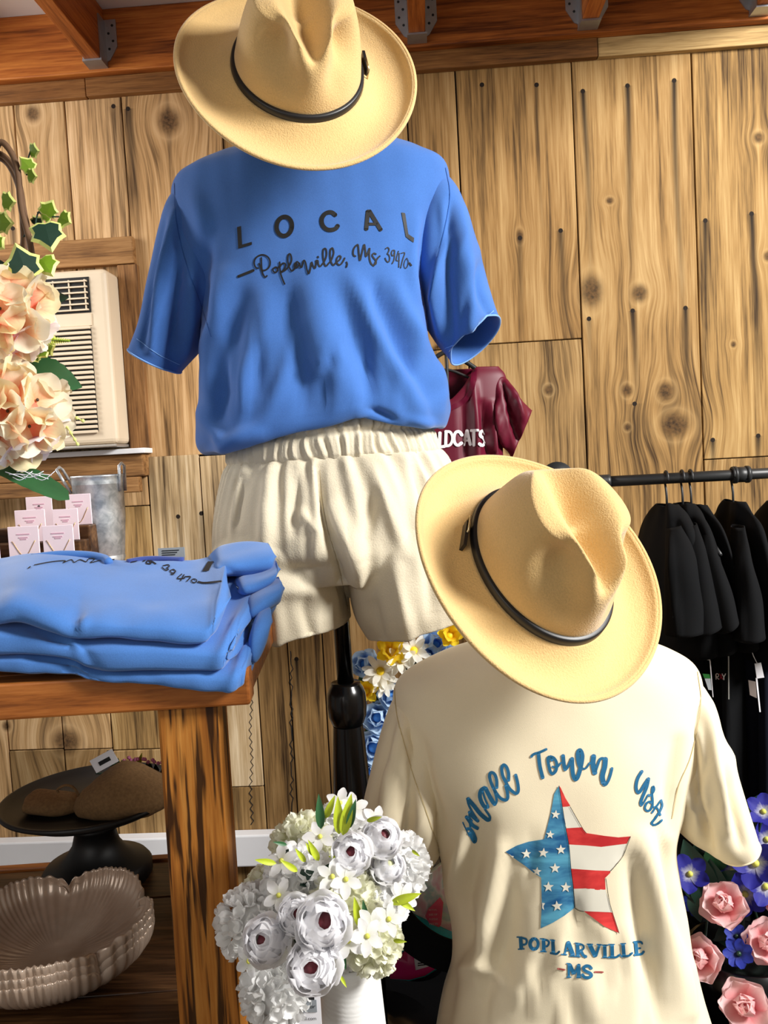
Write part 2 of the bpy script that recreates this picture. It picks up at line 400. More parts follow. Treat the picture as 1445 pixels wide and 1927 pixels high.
for i, x in enumerate(JX):
    j = box('ceiling_joist', (x - .019, 0.12, TRIM_T + .012), (x + .019, WY - .056, BEAM_T - .001), JOISTM, bev=.002)
    tag(j, 'orange stained ceiling joist ' + wh[i], 'beam', 'ceiling joists')
    h = empty('joist_hanger', (x, WY - .06, TRIM_T + .006), 'galvanised joist hanger under the joist ' + wh[i], 'bracket', 'joist hangers')
    box('seat', (x - .023, WY - .10, TRIM_T + .007), (x + .023, WY - .055, TRIM_T + .0115), GALV, h)
    for s in (-1, 1):
        box('side_plate', (x + s*.0195, WY - .098, TRIM_T + .0115), (x + s*.0225, WY - .056, TRIM_T + .115), GALV, h)
        fl_ = np.array([(x + s*.0205, TRIM_T + .02), (x + s*.030, TRIM_T + .025), (x + s*.049, TRIM_T + .055), (x + s*.049, TRIM_T + .118), (x + s*.0205, TRIM_T + .118)])
        yf, yb = WY - .0585, WY - .0555
        v = [(p[0], yf, p[1]) for p in fl_] + [(p[0], yb, p[1]) for p in fl_]
        f = [tuple(range(5)), tuple(range(9, 4, -1))] + [(k, (k + 1) % 5, 5 + (k + 1) % 5, 5 + k) for k in range(5)]
        fo = obj('flange', v, f, GALV, h, smooth=False)
        for k in range(4):
            v, f = lathe([(0.0001, -.0015), (.0028, -.001), (.0032, 0)], (0, 0, 0), 8)
            v = np.stack([v[:, 0] + x + s*(.030 + .010*(k % 2)), v[:, 2] + yf, v[:, 1] + TRIM_T + .05 + .018*k], -1)
            obj('nail_head', v, f, DARKR, fo)

# window air conditioner in its board frame
AX1 = at(205, 600, 2.02)[0]; AX0 = AX1 - .62
AZ1 = at(150, 507, 2.02)[2]; AZ0 = at(150, 838, 2.02)[2]; AYF = 2.02
ac = empty('air_conditioner', ((AX0 + AX1)/2, 2.06, AZ0), 'beige window air conditioner with black louvred grille set in wooden boards', 'air conditioner')
bo = box('housing', (AX0, AYF, AZ0), (AX1, WY - .014, AZ1), BEIGE, ac, bev=.012, seg=3)
gx1 = at(170, 560, AYF)[0]; gx0 = AX0 + .05
lz1 = at(120, 524, AYF)[2]; lz0 = at(120, 591, AYF)[2]
box('louvre_recess', (gx0, AYF - .002, lz0), (gx1, AYF + .001, lz1), DARKR, ac)
for k in range(6):
    z = lz0 + .006 + (lz1 - lz0 - .016)*k/5
    box('louvre', (gx0 + .004, AYF - .009, z - .0018), (gx1 - .004, AYF - .0025, z + .0018), BEIGE, ac)
for k in range(14):
    x = gx0 + .02 + (gx1 - gx0 - .03)*k/13
    box('louvre_fin', (x - .0014, AYF - .006, lz0 + .004), (x + .0014, AYF - .0025, lz1 - .006), BEIGE, ac)
cz0 = at(120, 616, AYF)[2]
box('control_panel', (gx0, AYF - .003, cz0), (gx1, AYF + .001, lz0 - .003), BEIGE, ac, bev=.001)
gz1 = at(130, 619, AYF)[2]; gz0 = at(130, 815, AYF)[2]; gxx = at(182, 760, AYF)[0]
box('grille_recess', (gx0, AYF - .002, gz0), (gxx, AYF + .001, gz1), DARKR, ac)
NS = 21
for k in range(NS + 1):
    z = gz0 + (gz1 - gz0)*k/NS; h = (gz1 - gz0)/NS*.30
    box('grille_slat', (gx0, AYF - .009, z - h), (gxx, AYF - .0022, z + h), BEIGE, ac, bev=.001, seg=1)
box('bottom_lip', (AX0, AYF - .004, AZ0 - .008), (AX1 - .002, WY - .014, AZ0 - .001), plain('ac_chrome', (190, 184, 174), .3, .6), ac, bev=.002)
fx1 = at(272, 700, WY - .03)[0]
ztop = at(150, 452, WY - .03)[2]; zt2 = at(150, 503, WY - .03)[2]; zb = at(200, 855, WY - .03)[2]; zb2 = at(200, 915, WY - .03)[2]
xr0 = at(207, 680, WY - .03)[0]
wf = empty('window_frame_boards', (AX0, WY - .03, zb2), 'weathered brown boards framing the air conditioner', 'frame')
box('top_board', (AX0 - .1, WY - .038, zt2), (at(252, 470, WY - .03)[0], WY - .0125, ztop), FRAMEW, wf, bev=.003)
box('side_board', (AX1 + .001, WY - .034, zb), (fx1, WY - .0125, zt2 - .001), FRAMEV, wf, bev=.003)
box('sill_board', (AX0 - .1, WY - .060, zb2 + .021), (at(277, 880, WY - .03)[0], WY - .0125, AZ0 - .027), FRAMEW, wf, bev=.003)
box('sill_edge', (AX0 - .1, WY - .090, zb2 - .018), (at(277, 880, WY - .03)[0] - .004, WY - .0605, zb2 + .02), FRAMEW, wf, bev=.003)
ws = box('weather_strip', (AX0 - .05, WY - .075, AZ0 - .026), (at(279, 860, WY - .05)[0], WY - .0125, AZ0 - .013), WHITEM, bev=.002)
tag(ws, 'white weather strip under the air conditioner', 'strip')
# ---------------------------------------------------------------- garments on the two forms
def garment(name, st, nrow, ncol, mat, parent, fl=(), noise=(0.0, 20, 1), power=2.2, thick=.0022, post=None, sub=True):
    v, f, C = stations_tube(st, nrow, ncol, power)
    cc = np.repeat(C, ncol, 0)
    if post is not None: v = post(v.reshape(nrow, ncol, 3), C).reshape(-1, 3)
    if noise[0]:
        n = vnormals(v, f); n *= np.sign(np.mean(np.sum(n*(v - cc), 1)))
        v = v + n*(smooth_noise(v*np.array([1, 1, .45]), noise[1], noise[2])*noise[0])[:, None]
    if fl: v = folds(v, f, cc, fl)
    n = vnormals(v, f)
    if np.mean(np.sum(n*(v - cc), 1)) < 0: f = [q[::-1] for q in f]
    o = obj(name, v, f, mat, parent)
    if thick:
        m = o.modifiers.new('cloth', 'SOLIDIFY'); m.thickness = thick; m.offset = -1
    return o, (v, f)

def ring_edge(v, ncol, row, r, mat, name, parent):
    p = v.reshape(-1, ncol, 3)[row]; P = np.concatenate([p, p[:2]])
    vv, ff = pipe(P, r, 6, False); return obj(name, vv, ff, mat, parent)

PRINT = {}
class Surf:
    """camera-side surface of a garment; lettering is laid on it"""
    def __init__(s, *vf):
        V, F = merge(vf); s.t = BVHTree.FromPolygons([Vector(p) for p in V], [tuple(q) for q in F])
    def hit(s, px, py, off):
        d = FWD + RGT*(px - W/2)/FPX + UPV*(H/2 - py)/FPX; d = d/np.linalg.norm(d)
        loc, nrm, idx, dist = s.t.ray_cast(Vector(CAM), Vector(d))
        if loc is None: return None
        if nrm.dot(Vector(d)) > 0: nrm = -nrm
        return np.array(loc + nrm*off)
def spline(pts, step):
    P = np.array(pts, float); n = max(8, int(np.linalg.norm(np.diff(P[:, :2], axis=0), axis=1).sum()/step))
    return catmull(P, n) if len(P) > 2 else np.stack([P[0] + (P[1] - P[0])*t for t in np.linspace(0, 1, n)])
def strokes(surf, org, s, lst, wdef, off=.0009, straight=False):
    V = []; F = []
    for st in lst:
        w = wdef
        if isinstance(st[0], (int, float)): w, st = st[0], st[1]
        Q = spline(st, 2.2*s) if not straight or len(st) == 2 else spline(st, 2.2*s)
        T = np.gradient(Q[:, :2], axis=0); T /= np.linalg.norm(T, axis=1)[:, None] + 1e-9
        N = np.stack([-T[:, 1], T[:, 0]], -1)
        wv = np.full(len(Q), float(w))
        # round ends
        ends = []
        a = np.linspace(-math.pi/2, math.pi/2, 5)
        rows = []
        for ang in np.linspace(0.15, 1.0, 3): rows.append((Q[0, :2] - T[0]*w/2*math.cos(ang*math.pi/2)*.8, N[0], w*math.sin(ang*math.pi/2)))
        for i in range(len(Q)): rows.append((Q[i, :2], N[i], w))
        for ang in np.linspace(1.0, 0.15, 3): rows.append((Q[-1, :2] + T[-1]*w/2*math.cos(ang*math.pi/2)*.8, N[-1], w*math.sin(ang*math.pi/2)))
        prev = None
        for c, n, ww in rows:
            cur = []
            for k in (-.5, 0, .5):
                q = c + n*ww*k; h = surf.hit(org[0] + q[0]/s, org[1] + q[1]/s, off)
                if h is None: cur = None; break
                V.append(h); cur.append(len(V) - 1)
            if cur and prev and np.linalg.norm(V[cur[1]] - V[prev[1]]) < .03:
                F += [(prev[0], prev[1], cur[1], cur[0]), (prev[1], prev[2], cur[2], cur[1])]
            prev = cur
    return np.array(V), F
def polys(surf, org, s, lst, off=.0009, cell=7.0):
    parts = []
    for P in lst:
        bm = bmesh.new(); vs_ = [bm.verts.new((p[0]/s + org[0], p[1]/s + org[1], 0)) for p in P]
        bm.faces.new(vs_)
        xs_ = [v.co.x for v in bm.verts]; ys_ = [v.co.y for v in bm.verts]
        for x in np.arange(min(xs_) + cell*.5, max(xs_), cell):
            bmesh.ops.bisect_plane(bm, geom=bm.verts[:] + bm.edges[:] + bm.faces[:], plane_co=(x, 0, 0), plane_no=(1, 0, 0))
        for y in np.arange(min(ys_) + cell*.5, max(ys_), cell):
            bmesh.ops.bisect_plane(bm, geom=bm.verts[:] + bm.edges[:] + bm.faces[:], plane_co=(0, y, 0), plane_no=(0, 1, 0))
        bmesh.ops.triangulate(bm, faces=bm.faces[:]); bm.verts.index_update()
        V = [surf.hit(v.co.x, v.co.y, off) for v in bm.verts]
        F = [tuple(v.index for v in f.verts) for f in bm.faces if all(V[v.index] is not None for v in f.verts)]
        V = [np.zeros(3) + (next(q for q in V if q is not None)) if p is None else p for p in V]
        parts.append((np.array(V), F)); bm.free()
    return merge(parts)
def arc(cx, cy, rx, ry, a0=0, a1=360, n=24, rot=0):
    t = np.radians(np.linspace(a0, a1, n)); c, s_ = math.cos(math.radians(rot)), math.sin(math.radians(rot))
    return [(cx + c*rx*math.cos(k) - s_*ry*math.sin(k), cy + s_*rx*math.cos(k) + c*ry*math.sin(k)) for k in t]
def star(cx, cy, r, rot=0, q=.42):
    return [(cx + (r if k % 2 == 0 else r*q)*math.sin(rot + k*math.pi/5), cy - (r if k % 2 == 0 else r*q)*math.cos(rot + k*math.pi/5)) for k in range(10)]

# ----- upper form: black turned stand
YU = 1.40
base = at(650, 1290, YU)
TBZ = .55
md = empty('dress_form', (base[0], YU, TBZ), 'black dress form on a turned post wearing the blue shirt and shorts', 'mannequin')
def zz(y, x=650, Y=YU): return at(x, y, Y)[2]
cx = at(654, 1350, YU)[0]
rr = lambda w: w/2*YU/FPX
prof = [(rr(70), .02), (rr(130), .025), (rr(130), .06), (rr(70), .10), (rr(66), .35), (rr(70), .7), (rr(73), zz(1490)), (rr(68), zz(1440)), (rr(62), zz(1390)), (rr(58), zz(1364))]
v, f = lathe([(.0001, 0), (.12, 0), (.12, .02), (.05, .04), (.03, .06)], (cx, YU, TBZ), 32); obj('base', v, f, BLACKP, md)
v, f = lathe([(.03, TBZ + .06)] + [(r, z) for r, z in prof[5:]], (cx, YU, 0), 32); obj('column', v, f, BLACKP, md)
v, f = lathe([(rr(52), zz(1366)), (rr(62), zz(1360)), (rr(74), zz(1345)), (rr(77), zz(1325)), (rr(74), zz(1305)), (rr(66), zz(1294)), (rr(58), zz(1288)), (rr(56), zz(1284)), (rr(31), zz(1283))], (cx, YU, 0), 32); obj('ball_finial', v, f, BLACKP, md)
v, f = pipe([(cx, YU, zz(1290)), (cx - .004, YU, zz(1000)), (cx - .004, YU, zz(820))], rr(32), 20); obj('pole', v, f, BLACKP, md)
tors, _ = garment('torso', [(520,285,660,275,YU,.045),(400,330,780,305,YU,.06),(372,420,800,400,YU,.075),(430,640,770,620,YU,.085),(460,740,775,720,YU,.075),(450,840,800,815,YU,.08),(440,960,845,930,YU,.10),(450,1050,840,1020,YU,.10),(500,1090,800,1060,YU,.06)], 40, 40, BLACKC, md, thick=0)
v, f = pipe([at(590, 300, YU), at(588, 240, YU - .03), at(585, 190, YU - .10), at(575, 160, YU - .16)], [.05, .048, .046, .04], 20); obj('neck', v, f, BLACKC, md)

# ----- blue shirt
HEMX = [(360, 0), (430, 0), (470, -2), (540, -14), (620, -22), (675, -34), (735, -14), (815, 2), (860, 4)]
def blue_post(V, C):
    nr, nc, _ = V.shape
    px = proj(V.reshape(-1, 3)).reshape(nr, nc, 2)
    lift = np.interp(px[..., 0], [a for a, b in HEMX], [b for a, b in HEMX])
    t = np.clip((np.arange(nr)/(nr - 1) - .55)/.3, 0, 1)[:, None]; t = t*t*(3 - 2*t)
    front = np.clip((YU - V[..., 1])/.06, 0, 1)
    V[..., 2] += -lift*t*front*YU/FPX
    return V
bs = empty('t_shirt', (at(600, 800, YU)[0], YU, at(600, 850, YU)[2]), 'blue short-sleeved t-shirt with LOCAL lettering worn under the upper hat', 't-shirt')
stB = [(520,268,665,258,YU,.050),(445,289,742,270,YU,.072),(378,314,800,288,YU,.084),(332,342,838,312,YU,.092),(326,395,845,368,YU,.100),(342,475,840,448,YU,.112),(370,555,822,528,YU,.120),(394,640,802,608,YU,.124),(398,692,808,672,YU,.126),(388,745,832,722,YU,.128),(377,798,848,762,YU,.130),(375,838,843,790,YU,.130),(390,856,832,806,YU,.122),(420,846,806,796,YU,.108),(440,815,792,770,YU,.100)]
flB = [([(420,520),(400,640),(398,760)],22,.012),([(455,560),(425,690),(410,830)],16,-.006),([(500,560),(470,700),(455,800)],22,.006),([(585,520),(610,640),(660,760)],34,.007),([(660,520),(720,650),(790,770)],18,.009),([(700,540),(745,660),(800,740)],14,-.007),([(745,540),(790,660),(835,740)],16,.010),([(545,560),(560,680),(580,780)],20,-.007),([(640,560),(680,680),(700,780)],18,-.006),
       ([(395,440),(375,520),(392,600)],16,-.008),([(815,390),(800,470),(805,560)],18,-.009),([(790,420),(778,520),(790,620)],14,.006),([(380,780),(420,835),(480,815)],16,.008),([(770,790),(820,800)],10,.005),([(360,360),(400,470)],16,.004),([(700,770),(740,790)],8,-.006),([(560,600),(540,690),(500,790)],12,.004),([(430,640),(440,720)],12,.005)]
def creases(x0, x1, y0, y1, n, seed, lean=0.0, amp=.003):
    r = np.random.default_rng(seed); out = []
    for k in range(n):
        x = r.uniform(x0, x1); a = r.uniform(y0, y1 - 60); L = r.uniform(50, 150); dx = lean*(x - (x0 + x1)/2) + r.uniform(-25, 25)
        out.append(([(x, a), (x + dx*.5 + r.uniform(-6, 6), a + L*.5), (x + dx, a + L)], r.uniform(6, 13), amp*r.choice([-1, 1])*r.uniform(.6, 1.2)))
    return out
flB = flB + creases(400, 830, 520, 800, 26, 5, .12, .0028)
flL0 = creases(270, 390, 400, 690, 10, 6, .0, .0028); flR0 = creases(815, 930, 380, 660, 10, 7, .0, .0028)
bb, gB = garment('body', stB, 130, 150, BLUE, bs, flB, (.0030, 26, 3), 2.3, post=blue_post)
stL = [(372,352,425,570,YU,.052),(348,352,412,606,YU,.060),(322,380,401,628,YU,.068),(302,440,388,646,YU,.070),(284,520,372,664,YU,.068),(264,608,350,686,YU,.062),(249,656,335,702,YU,.058,(.004,.058,.004))]
flL = [([(330,400),(300,520),(285,660)],10,.008),([(345,430),(330,560),(325,690)],11,-.008),([(365,480),(360,600),(345,690)],10,.006),([(310,420),(283,560),(270,650)],8,-.005),([(395,560),(380,640)],8,-.005)]
sl, gL = garment('sleeve', stL, 70, 70, BLUE, bs, flL + flL0, (.002, 40, 5))
stR = [(800,330,785,560,YU,.052),(828,322,795,596,YU,.062),(858,352,800,612,YU,.068),(884,415,811,632,YU,.070),(906,488,824,652,YU,.068),(928,568,838,668,YU,.062),(940,606,847,676,YU,.058,(.002,.050,-.018))]
flR = [([(850,380),(840,500),(850,650)],12,-.009),([(870,400),(880,500),(890,620)],14,.006),([(825,480),(815,560),(830,640)],8,.006),([(900,500),(905,560),(925,600)],9,-.005),([(845,440),(820,560)],8,.005)]
sr, gR = garment('sleeve', stR, 70, 70, BLUE, bs, flR + flR0, (.002, 40, 6))
BLUEL = cloth('blue_stitching', (120, 165, 225), 700)
ring_edge(gL[0], 70, 69, .0016, BLUEL, 'cuff', bs); ring_edge(gR[0], 70, 69, .0016, BLUEL, 'cuff', bs)
def seam(surf, pts, w, mat, name, parent, off=.0012):
    v, f = strokes(surf, (0, 0), 1.0, [(w, pts)], w, off); return obj(name, v, f, mat, parent) if len(f) else None
SB = Surf(gB, gL, gR)
seam(SB, [(258,638),(300,668),(338,686)], 1.4, BLUEL, 'cuff_stitching', bs, .0008)
seam(SB, [(838,655),(875,640),(900,610),(928,585)], 1.4, BLUEL, 'cuff_stitching', bs, .0008)
SBb = Surf(gB)
o1 = (430, 380); o2 = (600, 380); s = 7.225
loc = polys(SBb, o1, s, [[(118,345),(172,330),(188,582),(318,545),(320,585),(135,638)]])
loc2 = polys(SBb, o2, s, [[(1120,145),(1170,155),(1215,440),(1292,492),(1285,555),(1180,475)]])
obj('letter', *strokes(SBb, o1, s, [(60, arc(760,335,104,130,0,366,30,8))], 60), INKSH, bs); obj('dash', *strokes(SBb, o1, s, [(36, [(135,1015),(342,932)])], 60), INKSH, bs)
obj('letter', *strokes(SBb, o2, s, [(58, [(225,182),(180,148),(130,145),(80,170),(42,230),(45,300),(80,355),(130,382),(190,380),(235,360),(258,325)])], 58), INKSH, bs)
obj('letter', *strokes(SBb, o2, s, [(56, [(668,130),(645,372)]), (56, [(688,130),(840,380)]), (38, [(672,303),(790,303)])], 58), INKSH, bs)
for q in (loc, loc2): obj('letter', *q, INKSH, bs)
A1 = [[(447,760),(450,850),(460,950),(485,1010),(505,1025),(525,1005)],[(415,840),(440,900),(470,990)],[(405,905),(370,890),(350,830),(370,770),(420,730),(480,722),(535,750),(565,800),(565,860),(540,905),(500,930),(470,932)],
 [(640,888),(605,915),(615,950),(645,962),(670,930),(660,895),(640,885),(665,902),(692,880)],[(697,820),(700,900),(715,990),(740,1060),(765,1118)],[(702,885),(735,838),(770,842),(775,880),(750,930),(712,955),(760,940),(800,905),(840,850),(860,790),(850,730),(832,708),(812,730),(808,800),(820,870),(845,925),(870,940),(900,905),(930,840)],
 [(965,845),(935,815),(902,850),(900,890),(930,900),(960,855),(966,830),(975,880),(1000,888),(1022,800),(1048,825),(1070,930),(1092,980),(1115,910),(1130,820),(1150,870),(1178,905),(1192,840),(1190,805),(1215,800),(1222,850),(1245,880),(1275,850),(1310,800),(1335,720),(1328,650),(1308,635),(1288,660),(1285,740),(1300,830),(1325,875),(1360,840),(1400,790),(1430,700),(1420,640),(1405,630),(1385,660),(1382,750),(1400,830),(1430,862),(1459,830),(1510,790),(1528,750),(1504,735),(1474,770),(1469,820),(1494,855),(1529,850),(1569,790),(1579,765)],
 (24,[(1216,745),(1220,760)]),[(1604,820),(1614,850),(1604,890)]]
A2 = [[(500,740),(475,730),(465,690),(480,630),(520,585),(535,600),(545,700),(558,800),(585,700),(615,580),(630,650),(640,745),(670,680),(690,630),(685,700),(690,780),(710,840),(745,872)],[(775,712),(745,700),(725,730),(750,770),(775,800),(775,840),(755,855),(770,815),(800,765),(828,738)],
 (15,[(905,640),(935,620),(955,650),(935,700),(928,705),(955,730),(962,780),(945,822),(915,800),(900,765)]),(15,[(1025,660),(1000,660),(985,700),(1000,735),(1025,710),(1028,660),(1028,720),(1020,790),(995,840)]),(13,[(1080,670),(1050,790),(1092,800)]),(13,[(1090,700),(1085,890)]),(13,[(1115,700),(1165,695),(1140,780),(1110,900)]),(10,[(1195,765),(1165,810),(1155,870),(1180,905),(1205,870),(1215,810),(1195,765)]),(24,[(1230,832),(1255,865)])]
v, f = merge([strokes(SBb, o1, s, A1, 21), strokes(SBb, o2, s, A2, 21)]); obj('script_lettering', v, f, INK, bs)

# ----- shorts
sh = empty('shorts', (at(640, 1200, YU)[0], YU, at(640, 1210, YU)[2]), 'cream elastic-waist shorts on the upper dress form', 'shorts')
def pleat(n1, n2, a):
    def g(V, C):
        nr, nc, _ = V.shape; th = np.linspace(0, 2*np.pi, nc, endpoint=False); t = np.arange(nr)/(nr - 1)
        ph = th[None, :]*n1 + 1.3*np.sin(th[None, :]*5 + 2) + .5*np.sin(t[:, None]*9 + th[None, :]*3)
        w = np.interp(t, [0, .12, .26, .30, .36, .7, 1], [.5, 1, .9, .35, .95, .4, .12])[:, None]
        rad = a*w*(np.sin(ph)*.7 + .45*np.sin(ph*1.73 + 1))
        rad += -.0035*np.exp(-((t - .29)/.025)**2)[:, None] - .002*np.exp(-((t - .10)/.02)**2)[:, None]
        d = V - C[:, None]; d /= np.linalg.norm(d, axis=2)[..., None]
        return V + d*rad[..., None]
    return g
stW = [(456,790,802,764,YU,.095),(440,815,810,788,YU,.104),(432,850,818,822,YU,.110),(430,878,830,850,YU,.110)]
def wpost(V, C):
    nr, nc, _ = V.shape; th = np.linspace(0, 2*np.pi, nc, endpoint=False); t = np.arange(nr)/(nr - 1)
    ph = th[None, :]*58 + 1.6*np.sin(th[None, :]*5 + 2) + .8*np.sin(t[:, None]*7 + th[None, :]*9)
    w = np.interp(t, [0, .2, .42, .5, .58, .9, 1], [.8, 1, .9, .35, 1, .8, .3])[:, None]
    rad = .0036*w*(np.sin(ph)*.7 + .5*np.sin(ph*1.73 + 1)) - .004*np.exp(-((t - .5)/.05)**2)[:, None] - .003*np.exp(-((t - 1)/.06)**2)[:, None]
    d = V - C[:, None]; d /= np.linalg.norm(d, axis=2)[..., None]
    return V + d*rad[..., None]
hw, gW = garment('waistband', stW, 50, 420, LINEN, sh, (), (.001, 34, 8), 2.2, post=wpost)
def capped(st, nr, nc, post=None):
    v, f, C = stations_tube(st, nr, nc, 2.2)
    if post is not None: v = post(v.reshape(nr, nc, 3), C).reshape(-1, 3)
    n = vnormals(v, f)
    if np.mean(np.sum(n*(v - np.repeat(C, nc, 0)), 1)) < 0: f = [q[::-1] for q in f]; e0, e1 = tuple(range(nc)), tuple(range((nr - 1)*nc, nr*nc))[::-1]
    else: e0, e1 = tuple(range(nc))[::-1], tuple(range((nr - 1)*nc, nr*nc))
    return v, f + [e0, e1]
def gath(V, C):
    nr, nc, _ = V.shape; th = np.linspace(0, 2*np.pi, nc, endpoint=False); t = np.arange(nr)/(nr - 1)
    ph = th[None, :]*26 + 1.6*np.sin(th[None, :]*5 + 2) + .5*np.sin(t[:, None]*5 + th[None, :]*3)
    w = np.interp(t, [0, .1, .3, .7, 1], [.4, 1, .75, .3, .1])[:, None]
    rad = .0058*w*(np.sin(ph)*.7 + .5*np.sin(ph*1.73 + 1))
    d = V - C[:, None]; d /= np.linalg.norm(d, axis=2)[..., None]
    return V + d*rad[..., None]
hip = capped([(433,872,829,845,YU,.107),(424,900,846,872,YU,.116),(412,945,870,915,YU,.128),(405,1000,884,970,YU,.136),(408,1060,888,1035,YU,.134),(440,1095,860,1075,YU,.11)], 60, 220, gath)
lg1 = capped([(450,960,610,950,YU,.08),(408,1030,648,1015,YU,.130),(406,1090,656,1085,YU,.132),(412,1150,656,1135,YU,.124),(425,1202,660,1166,YU,.112)], 40, 80)
lg2 = capped([(690,950,850,935,YU,.08),(650,1030,890,1000,YU,.130),(656,1095,893,1060,YU,.132),(668,1155,892,1110,YU,.124),(690,1196,884,1150,YU,.108)], 40, 80)
v, f = merge([hip, lg1, lg2])
me = mk_mesh('shorts_raw', v, f); ob = bpy.data.objects.new('shorts_raw', me); COL.objects.link(ob)
rm = ob.modifiers.new('r', 'REMESH'); rm.mode = 'VOXEL'; rm.voxel_size = .0026
sm_ = ob.modifiers.new('s', 'SMOOTH'); sm_.factor = .5; sm_.iterations = 7
dg = bpy.context.evaluated_depsgraph_get(); ev = ob.evaluated_get(dg).to_mesh()
v = np.empty(len(ev.vertices)*3); ev.vertices.foreach_get('co', v); v = v.reshape(-1, 3); f = [tuple(p_.vertices) for p_ in ev.polygons]
bpy.data.objects.remove(ob)
flS = [([(598,880),(606,960),(640,1080),(655,1150)],9,-.010),([(625,960),(668,1050),(690,1120)],20,.009),([(505,890),(500,980),(495,1060)],14,.006),([(560,890),(550,1000)],12,-.006),([(700,870),(730,960),(760,1040)],14,.006),([(780,870),(800,960)],12,-.007),([(455,900),(440,1000)],10,-.006),
 ([(430,1040),(520,1085),(640,1075)],22,-.010),([(500,1100),(600,1110)],24,.008),([(470,1080),(470,1200)],12,.006),([(520,1130),(525,1230)],14,.005),([(570,1120),(590,1220)],14,-.005),([(690,1060),(700,1140),(715,1200)],14,-.007),([(740,1050),(760,1150),(770,1210)],16,.006),([(800,1040),(815,1150)],14,-.005),([(560,960),(600,1000),(590,1060)],10,.004),([(700,930),(690,1010)],12,-.005)]
cc = np.stack([np.full(len(v), at(640, 1000, YU)[0]), np.full(len(v), YU), v[:, 2]], -1)
v = folds(v, f, cc, flS)
nn = vnormals(v, f); v = v + nn*(smooth_noise(v*np.array([1, 1, .5]), 60, 9, 3)*.0016)[:, None]
obj('body', v, f, LINEN, sh)
SS = Surf((v, f)); LINEND = cloth('cream_thread', (176, 162, 132), 500)
seam(SS, [(602,885),(606,940),(618,1000),(640,1080),(652,1140)], 1.4, LINEND, 'front_seam', sh)
for pts in ([(430,1215),(500,1232),(560,1226),(620,1196),(655,1166)], [(692,1212),(740,1216),(800,1204),(860,1184)]): seam(SS, pts, 1.3, LINEND, 'hem_stitching', sh)

# ----- cream shirt on the lower form
YC = 1.15
mf = empty('torso_form', (at(1070, 1700, YC)[0], YC, .55), 'black torso form inside the cream shirt', 'mannequin')
garment('torso', [(960,1215,1110,1205,YC,.045),(850,1245,1210,1225,YC,.06),(800,1330,1265,1310,YC,.075),(860,1570,1235,1550,YC,.085),(885,1750,1255,1730,YC,.08),(870,1950,1290,1930,YC,.09),(870,2160,1300,2140,YC,.10)], 40, 40, BLACKC, mf, thick=0)
v, f = pipe([at(1035, 1230, YC), at(1035, 1180, YC - .02), at(1035, 1120, YC - .07), at(1040, 1090, YC - .11)], [.05, .048, .046, .04], 20); obj('neck', v, f, BLACKC, mf)
bz = .55
v, f = lathe([(.0001, 0), (.13, 0), (.13, .02), (.05, .03), (.04, .12)], (at(1080, 1900, YC)[0], YC, bz), 32); obj('base', v, f, BLACKP, mf)
cs = empty('t_shirt', (at(1080, 1900, YC)[0], YC, at(1080, 2030, YC)[2]), 'cream short-sleeved t-shirt with flag-patterned star print under the lower hat', 't-shirt')
stC = [(962,1198,1110,1188,YC,.050),(862,1222,1198,1204,YC,.072),(795,1248,1262,1222,YC,.084),(748,1288,1308,1258,YC,.092),(744,1345,1318,1330,YC,.100),(762,1430,1312,1410,YC,.110),(798,1525,1288,1495,YC,.116),(826,1610,1266,1565,YC,.118),(834,1668,1272,1640,YC,.116),(850,1742,1288,1722,YC,.114),(850,1812,1302,1800,YC,.118),(832,1878,1320,1868,YC,.124),(815,1960,1345,1950,YC,.130),(808,2035,1365,2025,YC,.134)]
flC = [([(905,1560),(870,1700),(885,1800)],20,-.010),([(940,1600),(915,1720),(900,1860)],18,.010),([(960,1640),(950,1760),(880,1927)],26,-.008),([(870,1580),(850,1700)],14,.008),([(1210,1580),(1240,1720),(1290,1900)],22,.010),([(1190,1620),(1210,1760),(1240,1927)],18,-.008),([(1240,1560),(1262,1680),(1300,1800)],12,-.008),([(790,1390),(800,1470),(830,1560)],14,-.007),([(1275,1400),(1262,1480),(1260,1560)],14,-.008),([(870,1760),(850,1820),(835,1927)],12,-.009),([(1000,1800),(960,1900)],18,.005),([(1100,1820),(1120,1927)],26,.006),([(840,1830),(900,1810),(960,1860)],14,.006)]
flC = flC + creases(840, 1300, 1560, 1927, 26, 15, .12, .0026)
cb, gC = garment('body', stC, 130, 150, CREAM, cs, flC, (.0026, 24, 13), 2.3)
stCL = [(790,1300,842,1550,YC,.052),(765,1292,832,1585,YC,.060),(738,1320,826,1606,YC,.068),(714,1390,815,1625,YC,.070),(694,1470,805,1640,YC,.068),(680,1530,795,1650,YC,.064),(672,1575,788,1658,YC,.060,(.002,.060,.008))]
flCL = [([(760,1360),(735,1460),(720,1580)],12,.008),([(785,1400),(770,1500),(760,1620)],12,-.008),([(740,1360),(710,1460),(700,1560)],9,-.006),([(810,1500),(800,1600)],9,.005),([(770,1380),(800,1420)],6,-.004)]
c1, gCL = garment('sleeve', stCL, 70, 70, CREAM, cs, flCL + creases(690, 800, 1380, 1640, 10, 16, 0, .0028), (.002, 40, 14))
stCR = [(1262,1290,1248,1500,YC,.052),(1296,1268,1256,1532,YC,.062),(1326,1300,1262,1548,YC,.068),(1352,1365,1278,1565,YC,.070),(1378,1440,1300,1583,YC,.068),(1404,1525,1325,1598,YC,.064),(1420,1576,1345,1607,YC,.058,(.002,.058,-.004))]
flCR = [([(1330,1330),(1345,1440),(1370,1560)],12,.008),([(1305,1400),(1310,1500),(1335,1595)],9,-.009),([(1355,1400),(1375,1500),(1395,1590)],10,-.006),([(1290,1440),(1285,1530)],8,.006),([(1290,1480),(1320,1560)],6,.005)]
